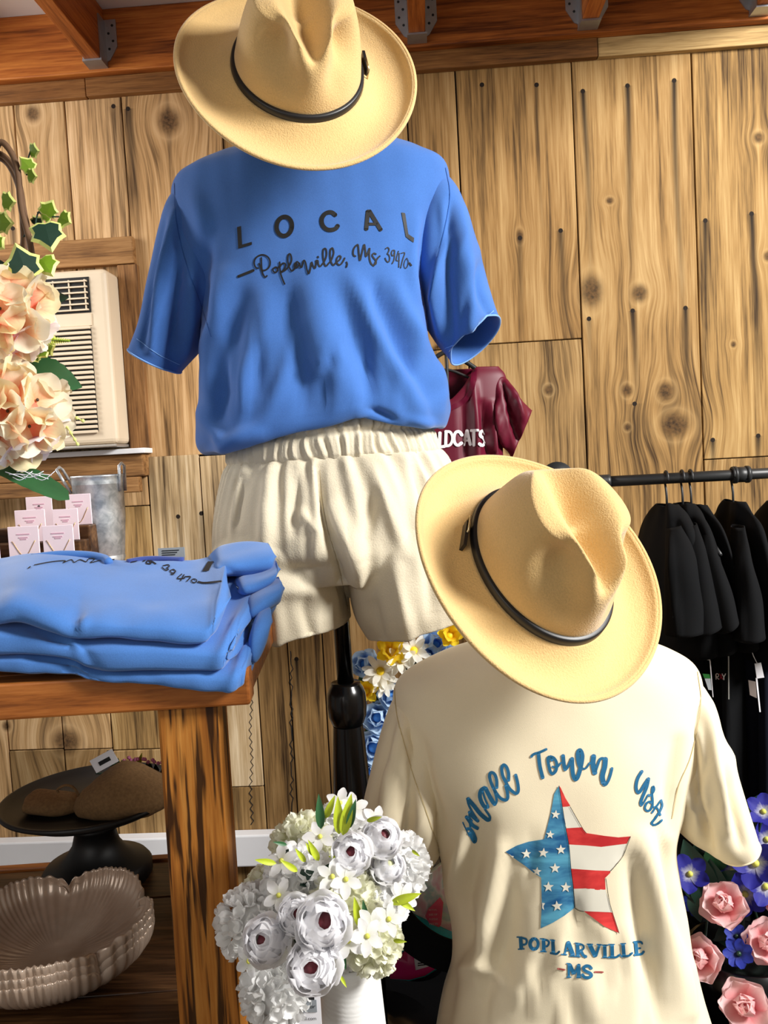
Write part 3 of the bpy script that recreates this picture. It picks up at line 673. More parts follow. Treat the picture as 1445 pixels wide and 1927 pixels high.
c2, gCR = garment('sleeve', stCR, 70, 70, CREAM, cs, flCR + creases(1290, 1400, 1330, 1590, 10, 17, 0, .0028), (.002, 40, 15))
ring_edge(gCL[0], 70, 69, .0014, CREAM, 'cuff', cs); ring_edge(gCR[0], 70, 69, .0014, CREAM, 'cuff', cs)
SC = Surf(gC)
def dec(name, mat, *parts):
    v, f = merge(parts); return obj(name, v, f, mat, cs)
o4 = (860, 1420); s4 = 10.32; o5 = (990, 1390); s5 = 8.03; o6 = (1180, 1430); s6 = 13.77
small = strokes(SC, o4, s4, [(26,[(115,1310),(160,1410),(200,1500),(235,1575)]),(62,[(185,1440),(250,1440),(310,1510),(352,1610),(345,1690),(310,1665),(272,1580),(250,1510)]),
 (72,[(185,1205),(260,1310),(320,1380),(398,1425)]),(40,[(260,1420),(250,1330),(225,1230)]),(68,[(242,1112),(310,1200),(405,1282)]),(40,[(240,1130),(250,1220),(290,1280)]),(44,[(200,850),(230,970),(300,1110),(390,1250)]),(80,[(215,855),(330,990),(450,1140),(580,1250),(630,1255)]),(46,[(640,1255),(635,1190),(560,1080),(540,1040)]),
 (78,[(540,640),(470,690),(445,790),(470,900),(530,1000),(600,1010)]),(82,[(555,650),(610,760),(680,890),(735,960)]),(40,[(500,710),(540,850),(600,980)]),(46,[(735,965),(768,910),(755,800),(720,690)]),
 (62,[(772,640),(770,500),(730,380),(665,345),(632,400),(655,520),(720,670),(830,830),(940,880),(985,830),(975,720),(945,600)]),(62,[(1000,500),(1000,360),(960,240),(905,198),(868,260),(885,400),(945,530),(1030,670),(1140,750),(1188,700),(1178,560),(1138,392)]),(40,[(760,760),(700,650)])], 60)
town = strokes(SC, o5, s5, [(38,[(78,272),(115,232),(200,205),(305,158)]),(56,[(186,225),(205,400),(232,520),(250,588)]),(46,[(390,325),(350,275),(328,310),(345,420),(370,505),(408,526),(452,470),(460,370),(420,295),(365,270)]),(28,[(395,420),(465,432),(525,360)]),(58,[(556,255),(568,380),(590,465)]),(40,[(590,470),(630,420),(685,300)]),(62,[(692,300),(695,420),(710,550),(745,612),(785,560),(825,420),(848,260),(812,172),(778,230),(795,370),(832,450)]),(30,[(840,452),(900,445),(960,362)]),(76,[(1018,262),(1008,380),(1036,518)]),(40,[(1040,520),(1070,420),(1120,305),(1185,300)]),(76,[(1195,305),(1185,420),(1150,560),(1165,665)]),(42,[(1165,690),(1200,692),(1240,630),(1272,540),(1295,445)])], 58)
usa = strokes(SC, o6, s6, [(84,[(378,290),(275,460),(228,650),(240,790),(290,840),(360,770),(450,620),(545,480)]),(80,[(550,480),(500,700),(395,950),(348,1090),(355,1160)]),(44,[(365,1185),(430,1090),(545,890)]),(58,[(575,925),(650,850),(690,760),(668,680),(640,750),(640,900),(650,1060),(640,1200),(570,1305),(490,1305),(452,1230),(500,1115),(580,1075),(620,1110)]),(48,[(635,1365),(720,1240),(865,1040)]),(62,[(868,1040),(893,1180),(830,1330),(720,1500),(625,1630),(680,1680),(800,1630),(885,1555)]),(48,[(685,1210),(770,1250),(850,1425)])], 60)
for q in (small, town, usa): dec('script_word', TEAL, q)
o7 = (940, 1470); s7 = 5.558
blue = polys(SC, o7, s7, [[(620,45),(570,130),(535,330),(465,605),(300,630),(180,670),(60,735),(150,800),(250,870),(350,950),(435,1005),(440,1250),(430,1535),(560,1475),(680,1400),(780,1320),(760,1050),(735,800),(700,500),(650,250)]])
dec('star_blue_field', WBLUE, blue)
for q in ([[(620,45),(640,70),(690,180),(735,250),(735,260),(655,268),(650,250)],[(690,490),(860,480),(905,540),(1100,570),(1240,585),(1365,575),(1330,650),(1200,665),(1060,685),(900,670),(722,660)],[(745,912),(1000,930),(1155,935),(1155,955),(1100,1010),(1105,1130),(1020,1135),(900,1118),(770,1122)],[(880,1355),(1180,1370),(1245,1585),(1100,1520),(940,1400)]]): dec('star_red_stripe', WRED, polys(SC, o7, s7, [q]))
for q in ([[(655,268),(735,262),(860,480),(690,490)],[(722,660),(900,670),(1060,685),(1330,650),(1290,760),(1220,860),(1155,935),(1000,930),(745,912)],[(770,1122),(900,1118),(1105,1132),(1140,1240),(1175,1368),(870,1355),(780,1310)]]): dec('star_white_stripe', WHITEP, polys(SC, o7, s7, [q]))
for q in ([star(*q) for q in ((585,345,50,.1),(528,555,46,.1),(278,755,54,0),(458,745,54,.1),(640,712,54,-.05),(393,940,50,.1),(578,905,56,0),(510,1100,58,.0),(690,1105,58,.05),(600,1300,58,-.1))] + [[(445,1265),(475,1270),(458,1300),(465,1342),(445,1322)],[(90,752),(118,772),(150,778),(140,795)]]): dec('small_white_star', WHITEP, polys(SC, o7, s7, [q], off=.0015))
ln = strokes(SC, o7, s7, [[(620,45),(655,268),(690,490),(722,660),(745,912),(770,1122),(780,1310)],[(735,262),(860,480),(905,540)],[(1365,575),(1290,760),(1220,860),(1155,935)],[(1105,1010),(1140,1240),(1175,1368),(1245,1585)],[(780,1310),(830,1345),(880,1355)]], 6, .0016)
dec('star_outline', INK, ln)
o8 = (960, 1750); s8 = 5.352
Lt = [(36,[(108,80),(114,185)]),(22,[(115,76),(158,88),(168,115),(155,142),(120,148)]),(14,[(85,192),(142,188)]),(14,[(72,70),(120,70)]),
 (36,arc(241,138,40,52,100,260,12)),(30,arc(241,138,40,54,-80,80,12)),(16,arc(241,138,40,60,250,290,6)),(16,arc(241,138,40,58,70,110,6)),
 (36,[(335,95),(338,205)]),(22,[(342,92),(380,105),(390,130),(375,158),(348,163)]),(14,[(306,212),(362,216)]),(12,[(300,85),(340,85)]),
 (36,[(430,105),(436,220)]),(22,[(410,230),(465,238),(496,215)]),(12,[(402,97),(450,103)]),
 (22,[(572,122),(545,232)]),(44,[(580,125),(628,245)]),(14,[(552,205),(610,205)]),(14,[(515,243),(565,246)]),(14,[(598,258),(655,262)]),
 (36,[(675,140),(681,255)]),(22,[(684,136),(728,148),(740,175),(722,198),(692,205)]),(32,[(708,208),(738,255),(762,266)]),(14,[(650,262),(705,268)]),(12,[(650,128),(680,130)]),
 (44,[(802,150),(852,255)]),(26,[(895,155),(862,258)]),(14,[(772,140),(828,142)]),(14,[(872,142),(922,146)]),
 (36,[(950,155),(953,265)]),(12,[(922,148),(980,148)]),(12,[(928,273),(985,275)]),
 (36,[(1022,150),(1026,262)]),(22,[(990,272),(1065,270),(1102,245)]),(12,[(988,142),(1046,142)]),
 (36,[(1135,142),(1145,250)]),(22,[(1118,262),(1190,256),(1222,230)]),(12,[(1110,135),(1162,133)]),
 (36,[(1258,128),(1268,240)]),(22,[(1238,122),(1308,116),(1328,134)]),(20,[(1272,186),(1308,180)]),(24,[(1246,250),(1318,240),(1342,215)]),
 (24,[(585,345),(588,465)]),(42,[(598,350),(636,430)]),(24,[(688,352),(648,436)]),(38,[(688,352),(690,466)]),(12,[(566,472),(610,472)]),(12,[(668,476),(710,478)]),(12,[(565,334),(600,336)]),
 (32,[(815,385),(792,362),(755,362),(737,390),(765,415),(805,435),(815,460),(785,478),(745,472),(727,448)])]
LB = [0, 4, 8, 12, 15, 20, 25, 29, 32, 35, 38, 42, 49, 50]
for i in range(len(LB) - 1): dec('letter', TEAL, strokes(SC, o8, s8, Lt[LB[i]:LB[i + 1]], 30))
for q in ((18,[(480,386),(545,397)]),(18,[(850,421),(930,422)])): dec('red_dash', REDBAR, strokes(SC, o8, s8, [q], 18))
SCa = Surf(gC, gCL, gCR)
CREAMD = cloth('cream_seam', (206, 186, 138), 800)
seam(SCa, [(742,1290),(748,1350),(772,1440),(806,1540),(828,1605)], 1.3, CREAMD, 'seam', cs, .0008)
seam(SCa, [(1312,1264),(1318,1330),(1300,1420),(1276,1480),(1264,1540)], 1.3, CREAMD, 'seam', cs, .0008)
BLUED = cloth('blue_seam', (40, 86, 160), 800)
seam(SB, [(328,345),(332,420),(352,500),(380,580),(398,635)], 1.3, BLUED, 'seam', bs, .0008)
seam(SB, [(838,316),(846,370),(832,450),(812,540),(802,600)], 1.3, BLUED, 'seam', bs, .0008)

# ---------------------------------------------------------------- hats
def axis_angle(v):
    v = np.array(v); a = np.linalg.norm(v); return Matrix.Rotation(a, 4, Vector(v/a))
def make_hat(pos, rv, a, b, ca, cb, label, buckle):
    Mw = Matrix.Translation(Vector(pos)) @ axis_angle(rv)
    R = np.array(Mw)[:3, :3]; t = np.array(pos)
    tr = lambda v: v @ R.T + t
    low = tr(np.array([[0, -b, 0]]))[0]
    e = empty('fedora_hat', low, label, 'hat', 'tan felt hats')
    n = 128; th = np.linspace(0, 2*np.pi, n, endpoint=False); c, s_ = np.cos(th), np.sin(th)
    # crown: wall rings, then the creased top
    Hc = .118; rings = []
    def rad(u):  # taper with height 0..1
        return 1 - .16*u - .10*u**4
    K = 46
    for k in range(K):
        q = k/(K - 1)
        if q < .62:
            u = q/.62; fa = rad(u); z = Hc*(u*.93)
        else:
            w = (q - .62)/.38; fa = rad(1)*math.cos(w*math.pi/2)**.75 if w < 1 else 0; z = Hc*(.93 + .07*math.sin(w*math.pi/2)**.8)
        rings.append(np.stack([ca*fa*c, cb*fa*s_, np.full(n, z)], -1))
    V = np.array(rings); x, y, z = V[..., 0], V[..., 1], V[..., 2]
    up = np.clip((z - Hc*.45)/(Hc*.5), 0, 1)
    # front is -y: teardrop crease, deep and wide at the back, open at the front
    yf = (y + cb)/(2*cb)                       # 0 front .. 1 back
    wc = .017 + .014*np.clip(yf, 0, 1)
    crease = np.exp(-(x/wc)**2)*up*np.clip(1.12 - np.abs(yf - .48)*1.35, 0, 1)**.8
    z2 = z - .043*crease*up
    # front pinches
    hh = z/Hc
    pin = np.zeros_like(x)
    for sg in (-1, 1):
        pin += np.exp(-((x - sg*.050)/.021)**2 - ((y + .050)/.026)**2 - ((hh - .80)/.27)**2)
        pin += .35*np.exp(-((x - sg*.034)/.018)**2 - ((y + .075)/.03)**2 - ((hh - .55)/.2)**2)
    fr = np.sqrt((x/ca)**2 + (y/cb)**2) + 1e-6
    x2 = x*(1 - .40*pin); y2 = y*(1 - .12*pin) + .016*pin
    z2 = z2 - .014*pin*up + .004*np.exp(-((np.abs(x) - .035)/.014)**2)*up
    # the front of the crown narrows to the pinch
    nar = np.clip((-y/cb - .35)/.65, 0, 1)*np.clip(hh - .25, 0, 1)
    x2 = x2*(1 - .30*nar)
    Vc = tr(np.stack([x2, y2, z2], -1).reshape(-1, 3))
    Vc = np.concatenate([Vc[:-n], Vc[-n:].mean(0)[None]]); fc = grid_faces(K - 1, n) + [((K - 2)*n + j, (K - 2)*n + (j + 1) % n, (K - 1)*n) for j in range(n)]
    o = obj('crown', Vc, fc, FELT, e)
    mo = o.modifiers.new('smooth', 'SMOOTH'); mo.factor = .5; mo.iterations = 6
    mo = o.modifiers.new('felt', 'SOLIDIFY'); mo.thickness = .002
    # brim
    rows = []; KB = 26
    for k in range(KB):
        u = k/(KB - 1); A = ca + (a - ca)*u; B = cb + (b - cb)*u
        flare = .010*(1 - u)**3
        zb = flare + .010*u**2*c**2*1.2 - .004*u*s_**2 - .008*np.sin(np.pi*u) + .006*np.clip((u - .82)/.18, 0, 1)**2
        rows.append(np.stack([A*c, B*s_, zb], -1))
    rows = np.array(rows)
    o = obj('brim', tr(rows.reshape(-1, 3)), grid_faces(KB, n), FELT, e)
    mo = o.modifiers.new('felt', 'SOLIDIFY'); mo.thickness = .0034; mo.offset = -1
    P = tr(rows[-1]); P = np.concatenate([P, P[:2]]); v, f = pipe(P, .0030, 8, False); obj('brim_edge', v, f, FELT, e)
    k = int(KB*.90); P = tr(rows[k] + np.array([0, 0, .0004])); P = np.concatenate([P, P[:2]])
    v, f = pipe(P, .0009, 5, False); obj('stitching', v, f, cloth('tan_thread', (120, 86, 44), 500), e)
    # band
    bz0, bz1 = .007, .0215
    prof = [(1.012, bz0), (1.045, bz0 + .0008), (1.045, bz1 - .0012), (1.028, bz1), (.99, bz1)]
    bv = np.concatenate([np.stack([ca*q*c*rad(max(0, zq/Hc))*1.0, cb*q*s_*rad(max(0, zq/Hc)), np.full(n, zq)], -1) for q, zq in prof])
    o = obj('band', tr(bv), grid_faces(len(prof), n), LEATHER, e)
    ang = buckle; bc = np.array([ca*1.05*math.cos(ang), cb*1.05*math.sin(ang), (bz0 + bz1)/2]); tx = np.array([-math.sin(ang), math.cos(ang), 0]); nx = np.array([math.cos(ang), math.sin(ang), 0])
    sq = [bc + nx*.003 + tx*p*.011 + np.array([0, 0, q*.0095]) for p, q in ((-1, -1), (1, -1), (1, 1), (-1, 1), (-1, -1), (1, -1))]
    v, f = pipe(tr(np.array(sq)), .0013, 6); obj('buckle', v, f, STEEL, e)
    v, f = box_vf((-.018, -.002, -.006), (.018, .002, .006)); v = bc + nx*.0035 + v[:, :1]*tx + v[:, 1:2]*nx + v[:, 2:]*np.array([0, 0, 1.]) + tx*.012
    obj('strap_end', tr(v), f, LEATHER, e, smooth=False)
    return e
make_hat((-.1503, 1.2014, 2.0822), (1.1248, .0985, .3291), .1624, .165, .0885, .0945, 'tan felt fedora with black band on the upper form above the blue shirt', -.05)
make_hat((.1205, .9873, 1.4141), (.9065, .2461, .4965), .1515, .1640, .0835, .1025, 'tan felt fedora with black band resting on the cream shirt', 2.6)
# ---------------------------------------------------------------- black table under the forms and the vase
bt = empty('display_table', (.3, 1.2, 0), 'low table under a black cloth carrying the forms and the white vase', 'table')
box('table_top', (-.15, .70, TBZ - .025), (.95, 1.78, TBZ), BLACKCLOTH, bt, bev=.004)
for x in (-.11, .91):
    for y in (.74, 1.74): box('leg', (x - .025, y - .025, 0), (x + .025, y + .025, TBZ - .025), BLACKP, bt)
# ---------------------------------------------------------------- wooden two-tier table, left
AL = math.radians(5.0); TXV = np.array([math.cos(AL), math.sin(AL), 0]); TYV = np.array([-math.sin(AL), math.cos(AL), 0]); TZV = np.array([0, 0, 1.])
TO = at(471, 1327, .965); TZB = TO[2]; TZT = TZB + .043
def tl(x, y, z): return np.array([TO[0], TO[1], 0]) + x*TXV + y*TYV + z*TZV
def tbox(name, a, b, mat, parent, bev=.002):
    v, f = box_vf(np.minimum(a, b), np.maximum(a, b)); v = np.array([tl(*p) for p in v])
    o = obj(name, v, f, mat, parent, smooth=False)
    return bevel_mod(o, bev) if bev else o
wt = empty('wooden_table', tl(-.4, .25, 0), 'orange stained two-tier wooden table with burnt-grain post at the left', 'table')
tbox('front_rail', (-.86, 0, TZB), (0, .042, TZT), TABLEX, wt, .003)
for k in range(3):
    tbox('top_board', (-.86, .0435 + k*.172, TZB + .005), (-.002, .0435 + (k + 1)*.172 - .002, TZT), TABLEX, wt, .002)
pa = at(313, 1500, .985); pb = at(424, 1500, .985)
xa = (pa - np.array([TO[0], TO[1], 0])) @ TXV; xb = (pb - np.array([TO[0], TO[1], 0])) @ TXV
SHZ = .848
tbox('leg', (xa, .012, 0), (xb, .082, TZB), POSTM, wt, .004)
tbox('leg', (-.84, .012, 0), (-.77, .082, TZB), POSTM, wt, .004)
tbox('leg', (xa - .105, .47, 0), (xb - .105, .53, TZB), POSTM, wt, .004)
tbox('leg', (-.84, .47, 0), (-.77, .54, TZB), POSTM, wt, .004)
for k in range(4):
    tbox('shelf_board', (-.765, .016 + k*.129, SHZ - .025), (xa - .001 if k < 1 else xa - .03, .016 + (k + 1)*.129 - .003, SHZ), SHELFM, wt, .002)
tbox('shelf_back_rail', (-.765, .533, SHZ - .04), (xa - .021, .553, SHZ + .004), TABLEX, wt, .002)

# ---------------------------------------------------------------- folded blue shirts
FOLD = cloth('blue_jersey_folded', (70, 118, 186), 650, mottle=.14)
def slab(name, st, parent, nr=70, ncol=56, noise=.004, seed=1, power=4.5, fl=(), mat=None):
    """st: list of (FB px, FT px, Yf, BT px, Yb, back thickness)"""
    K = []
    for fb, ft, Yf, btp, Yb, tb in st:
        FB = at(*fb, Yf + .006); FT = at(*ft, Yf + .006); BT = at(*btp, Yb); BB = BT - np.array([0, 0, tb]); K.append((FB, FT, BT, BB))
    K = catmull(np.array(K), nr)
    th = np.linspace(0, 2*np.pi, ncol, endpoint=False); e = 2/power
    a = np.sign(np.cos(th))*np.abs(np.cos(th))**e; b = np.sign(np.sin(th))*np.abs(np.sin(th))**e
    u = (a + 1)/2; w = (b + 1)/2          # u 0 front..1 back, w 0 bottom..1 top
    V = []
    for i in range(nr):
        FB, FT, BT, BB = K[i]
        P = (FB*((1 - u)*(1 - w))[:, None] + FT*((1 - u)*w)[:, None] + BT*(u*w)[:, None] + BB*(u*(1 - w))[:, None])
        V.append(P)
    V = np.array(V)
    for i in range(5):                    # close the ends softly
        for r, j in ((i, 0), (nr - 1 - i, 0)):
            c = V[r].mean(0); k = math.sin((i + .15)/5*math.pi/2)**.5
            V[r] = c + (V[r] - c)*np.array([1, .25 + .75*k, k])
    v = V.reshape(-1, 3); f = grid_faces(nr, ncol); cc = np.repeat(V.mean(1), ncol, 0)
    n = vnormals(v, f)
    if np.mean(np.sum(n*(v - cc), 1)) < 0: f = [q[::-1] for q in f]; n = -n
    v = v + n*(smooth_noise(v, 34, seed, 2)*noise)[:, None]
    if fl: v = folds(v, f, cc, [(p_, w_*1.15, a_*.5) for p_, w_, a_ in fl])
    f = f + [tuple(range(ncol)), tuple(range((nr - 1)*ncol, nr*ncol))[::-1]]
    return obj(name, v, f, mat or FOLD, parent), (v, [q for q in f if len(q) == 4])
def fshirt(label): return empty('folded_t_shirt', at(220, 1290, 1.05), label, 't-shirt', 'folded blue shirts on the wooden table')
s1 = fshirt('folded blue t-shirt at the bottom of the stack on the wooden table')
slab('body', [((-70,1268),(-70,1236),.935,(-30,1130),1.20,.03),((0,1276),(0,1234),.93,(40,1120),1.20,.03),((130,1284),(130,1240),.93,(160,1115),1.20,.03),((175,1292),(178,1262),.93,(200,1112),1.20,.03),((300,1302),(300,1264),.935,(300,1108),1.2,.03),((420,1312),(422,1270),.94,(425,1100),1.2,.03),((448,1302),(452,1262),.945,(500,1095),1.2,.03),((456,1296),(462,1250),.95,(522,1100),1.18,.03)], s1, seed=3, fl=[([(175,1285),(120,1245),(60,1235)],9,-.005),([(430,1300),(470,1200),(500,1130)],8,.006),([(455,1290),(490,1200)],6,-.006)])
s2 = fshirt('folded blue t-shirt in the middle of the stack on the wooden table')
slab('body', [((-70,1232),(-70,1180),.93,(-30,1085),1.20,.05),((0,1246),(0,1180),.925,(40,1080),1.20,.05),((120,1254),(130,1196),.925,(160,1078),1.20,.05),((178,1272),(178,1212),.925,(200,1076),1.2,.05),((300,1274),(300,1212),.93,(300,1072),1.2,.05),((405,1278),(410,1220),.935,(425,1062),1.2,.05),((424,1258),(432,1214),.94,(490,1058),1.2,.05),((432,1250),(440,1204),.945,(520,1066),1.18,.05)], s2, seed=5, fl=[([(60,1180),(150,1220),(180,1262)],10,-.008),([(120,1190),(170,1250)],8,.006),([(405,1250),(450,1160),(500,1080)],9,.007),([(425,1250),(470,1150)],6,-.007)])
s3 = fshirt('folded blue t-shirt with 39470 print on top of the stack')
_, g3 = slab('body', [((-70,1188),(-70,1130),.93,(-50,1046),1.20,.05),((-10,1186),(-10,1136),.925,(10,1040),1.20,.05),((40,1182),(40,1128),.925,(70,1030),1.20,.05),((140,1212),(140,1164),.925,(160,1034),1.20,.05),((200,1212),(200,1164),.925,(215,1042),1.20,.045),((290,1216),(290,1172),.93,(290,1044),1.2,.045),((375,1222),(375,1178),.935,(370,1038),1.2,.05),((396,1206),(398,1168),.94,(420,1024),1.2,.05),((404,1196),(410,1150),.945,(440,1024),1.19,.05)], s3, seed=11, noise=.003, power=4.0, fl=[([(50,1160),(110,1180),(145,1205)],9,.005),([(140,1170),(150,1120)],10,-.008),([(150,1190),(165,1160)],8,.006),([(240,1180),(220,1110),(200,1060)],26,-.005),([(110,1130),(90,1080)],28,.006),([(395,1200),(430,1110),(445,1060)],7,-.004)])
slab('folded_sleeve', [((392,1092),(392,1062),1.10,(396,1024),1.22,.03),((430,1090),(430,1056),1.10,(430,1014),1.22,.04),((470,1088),(474,1050),1.11,(470,1010),1.22,.04),((505,1078),(510,1046),1.12,(500,1011),1.22,.04),((512,1070),(518,1044),1.13,(508,1016),1.21,.03)], s3, 30, 40, .003, 21, 3.0, fl=[([(420,1020),(500,1016)],6,.004),([(400,1050),(440,1080),(500,1078)],7,-.004)])
slab('folded_sleeve', [((440,1128),(440,1104),1.06,(440,1070),1.18,.03),((480,1122),(480,1094),1.07,(480,1062),1.18,.03),((515,1104),(520,1076),1.08,(512,1050),1.18,.03),((524,1092),(528,1066),1.10,(520,1048),1.17,.02)], s2, 26, 36, .003, 22, 3.0)
slab('folded_sleeve', [((455,1180),(455,1150),1.02,(450,1110),1.15,.03),((490,1160),(494,1126),1.03,(490,1090),1.15,.03),((520,1140),(526,1108),1.05,(520,1078),1.15,.03),((526,1130),(530,1104),1.06,(525,1080),1.14,.02)], s1, 26, 36, .003, 23, 3.0)
slab('hanging_sleeve', [((470,1266),(462,1200),.985,(480,1150),1.05,.03),((482,1258),(486,1180),.99,(492,1140),1.05,.03),((496,1225),(506,1172),1.0,(505,1135),1.05,.03),((504,1200),(512,1170),1.01,(510,1140),1.04,.02)], s1, 24, 32, .002, 24, 2.6)
S3 = Surf(g3)
o3 = (40, 1020); q3 = 3.6125
def s3d(name, lst, w):
    v, f = strokes(S3, o3, q3, lst, w, .0010)
    if len(f): obj(name, v, f, INK, s3)
s3d('script_lettering', [(8,[(50,182),(62,172)]),(6,[(90,160),(180,142),(260,132),(300,132),(285,145),(340,124),(360,142),(400,124),(440,138),(460,118),(500,120),(470,144),(540,128),(600,124),(640,122)])], 6)
s3d('script_lettering', [[(720,124),(770,116),(790,128),(750,140)]], 9)
s3d('script_lettering', [[(830,134),(860,124),(882,150),(850,148),(870,128),(915,152)]], 9)
for L_ in ([[(965,165),(1000,158),(1006,172),(988,180),(1002,190),(982,196),(958,176)]],[[(1034,190),(1012,200),(1028,215),(1050,203),(1036,190)],[(1050,203),(1034,224),(1018,222)]],[[(1092,222),(1062,252),(1112,250)],[(1108,226),(1084,268)]],[[(1112,240),(1152,240),(1126,272)]],[arc(1176,268,18,13,0,365,16)],[(12,[(1205,275),(1250,281),(1360,270)])]): s3d('digit', L_, 7)
v, f = polys(S3, o3, q3, [[(1270,135),(1308,135),(1275,200),(1230,203)]]); obj('letter', v, f, INK, s3)
P = [at(60, 1050, 1.17), at(110, 1044, 1.175), at(165, 1045, 1.175), at(195, 1051, 1.165), at(205, 1058, 1.15)]
v, f = pipe(catmull(P, 24), .006, 10); obj('collar', v, f, FOLD, s3)
P = [at(240, 1058, 1.165), at(268, 1053, 1.18), at(300, 1052, 1.185), at(345, 1054, 1.18)]
v, f = pipe(catmull(P, 18), .0045, 8); obj('inner_collar', v, f, cloth('blue_shade_rib', (58, 74, 140), 500), s3)
a = at(297, 1032, 1.225); b = at(347, 1050, 1.222)
box('neck_label', (a[0], a[1], b[2]), (b[0], a[1] + .0015, a[2]), plain('grey_label', (150, 156, 160), .8), s3)
for k in range(3):
    zl_ = a[2] - (a[2] - b[2])*(.25 + .2*k); box('label_print', (a[0] + .006, a[1] - .0006, zl_ - .0006), (b[0] - .008 - .003*k, a[1], zl_ + .0006), INK, s3)

# ---------------------------------------------------------------- bucket
BY = 1.40; c0 = at(183, 895, BY); zt = c0[2]; r0 = 49*BY/FPX; zb_ = TZT
GALB = NT('zinc_bucket'); _n = GALB.noise(GALB.pos(), 60, 4, .6, .4)
GALB.base(GALB.ramp(_n, [(.35, lin((176, 184, 188))), (.65, lin((236, 240, 242)))])); GALB.p(Metallic=.7, Roughness=GALB.math('ADD', GALB.math('MULTIPLY', _n, .3), .22)); GALB = GALB.m
bk = empty('metal_bucket', (c0[0], BY, zb_), 'small galvanised metal bucket with slanted handles behind the folded shirts', 'bucket')
hgt = zt - zb_
prof = [(r0*.70, 0), (r0*.70, .004)]
for k in range(41):
    u = k/40; r = r0*(.70 + .28*u)
    for bnd in (.40, .44, .66, .70): r += .0016*math.exp(-((u - bnd)/.008)**2)
    prof.append((r, .005 + (hgt - .008)*u))
prof += [(r0*1.0, hgt - .002), (r0*1.0, hgt + .001), (r0*.97, hgt), (r0*.95, hgt*.7), (r0*.66, .01), (.0001, .01)]
v, f = lathe([(.0001, 0)] + prof, (c0[0], BY, zb_), 48); obj('pail', v, f, GALB, bk)
for sg, tip in ((1, (229, 876)), (-1, (112, 884))):
    tp = at(*tip, BY); r_ = c0 + np.array([sg*r0*.97, 0, -.028]); dv = np.array([0, .012, 0])
    P = [r_ - dv, tp - dv, tp + np.array([0, 0, .004]), tp + dv, r_ + dv]
    v, f = pipe(np.array(P), .0026, 8); obj('handle', v, f, GALB, bk)
# ---------------------------------------------------------------- pink jewellery cards on a little stepped riser
PINKC = plain('pale_pink_card', (246, 226, 234), .7, var=.02); PINKI = plain('rose_ink', (222, 178, 196), .7); CHAIN = plain('gold_chain', (214, 180, 120), .3, .8)
rz = empty('card_riser', (at(70, 1040, 1.33)[0], 1.33, TZT), 'dark wooden stepped riser holding the pink cards', 'stand')
cards = [(14, 992, 72, 1.262, 'front row, second from the bouquet'), (79, 990, 137, 1.262, 'front row, beside the bucket'), (27, 961, 84, 1.302, 'middle row under the punched card'), (98, 959, 146, 1.302, 'middle row, touching the bucket'), (48, 936, 97, 1.342, 'back row with a punched hole'), (122, 931, 170, 1.342, 'back row, half behind the bucket'), (-48, 958, 10, 1.282, 'leftmost, cut by the frame')]
xa_ = at(-60, 1000, 1.27)[0]; xb_ = at(138, 1000, 1.27)[0]
hz = {}
for Yc_, yb in ((1.262, 1052), (1.302, 1020), (1.342, 992)):
    z = at(70, yb, Yc_)[2]; hz[Yc_] = z
    box('step', (xa_, Yc_ - .012, TZT + .0005), (xb_, Yc_ + .0265, z), SHELFM, rz, bev=.002)
hz[1.282] = hz[1.262]
for xl, yt, xr, Yc_, lb in cards:
    a = at(xl, yt, Yc_); b = at(xr, yt, Yc_); zc = hz[Yc_] + .0005; yy = Yc_ - (.010 if Yc_ == 1.282 else .0)
    if Yc_ == 1.282: yy = 1.255
    cdt = empty('jewellery_card', ((a[0] + b[0])/2, yy, zc), 'pale pink jewellery card, ' + lb, 'card', 'pink jewellery cards')
    ztp = max(a[2], b[2]); wd = abs(b[0] - a[0])
    box('card', (a[0], yy - .001, zc), (b[0], yy + .001, ztp), PINKC, cdt, bev=.0005, seg=1)
    for k, (w_, dz) in enumerate(((.42, .012), (.3, .017), (.2, .0195))):
        xm = (a[0] + b[0])/2; box('print_line', (xm - wd*w_/2, yy - .0016, ztp - dz - .0008), (xm + wd*w_/2, yy - .0011, ztp - dz + .0008), PINKI, cdt)
    if 'punched' in lb and 'back' in lb:
        v, f = lathe([(.0001, 0), (.0022, 0)], (0, 0, 0), 10); v = np.stack([v[:, 0] + (a[0] + b[0])/2, np.full(len(v), yy - .0014), v[:, 1] + ztp - .016], -1); obj('punched_hole', v, f, DARKR, cdt)
    else:
        P = np.array([(a[0] + wd*.12, yy - .0015, ztp - .022), ((a[0] + b[0])/2, yy - .0015, ztp - .046), (b[0] - wd*.12, yy - .0015, ztp - .022)])
        v, f = pipe(catmull(P, 12), .0005, 5); obj('chain', v, f, CHAIN, cdt)

# ---------------------------------------------------------------- cake stand with burlap pouch, on the shelf
CY = 1.415; cc_ = at(186, 1655, CY); cxx = cc_[0]; pl = at(186, 1503, CY)[2]
BLKW = plain('black_chippy_paint', (16, 16, 17), .5, var=.5)
ck = empty('cake_stand', (cxx, CY, SHZ), 'black turned wooden cake stand on the lower shelf', 'cake stand')
hh = pl - SHZ; R_ = 172*CY/FPX
v, f = lathe([(.0001, 0), (.088, 0), (.092, .006), (.092, .022), (.086, .030), (.066, .038), (.050, .050), (.040, .064), (.034, hh - .055), (.041, hh - .05), (.041, hh - .044), (.034, hh - .04), (.036, hh - .024)], (cxx, CY, SHZ), 40); obj('pedestal', v, f, BLKW, ck)
v, f = lathe([(.0001, hh - .024), (.05, hh - .024), (R_*.8, hh - .012), (R_, hh + .004), (R_, hh + .010), (R_*.97, hh + .011), (R_*.93, hh + .002), (R_*.5, hh - .006), (.0001, hh - .006)], (cxx, CY, SHZ), 64); obj('plate', v, f, BLKW, ck)
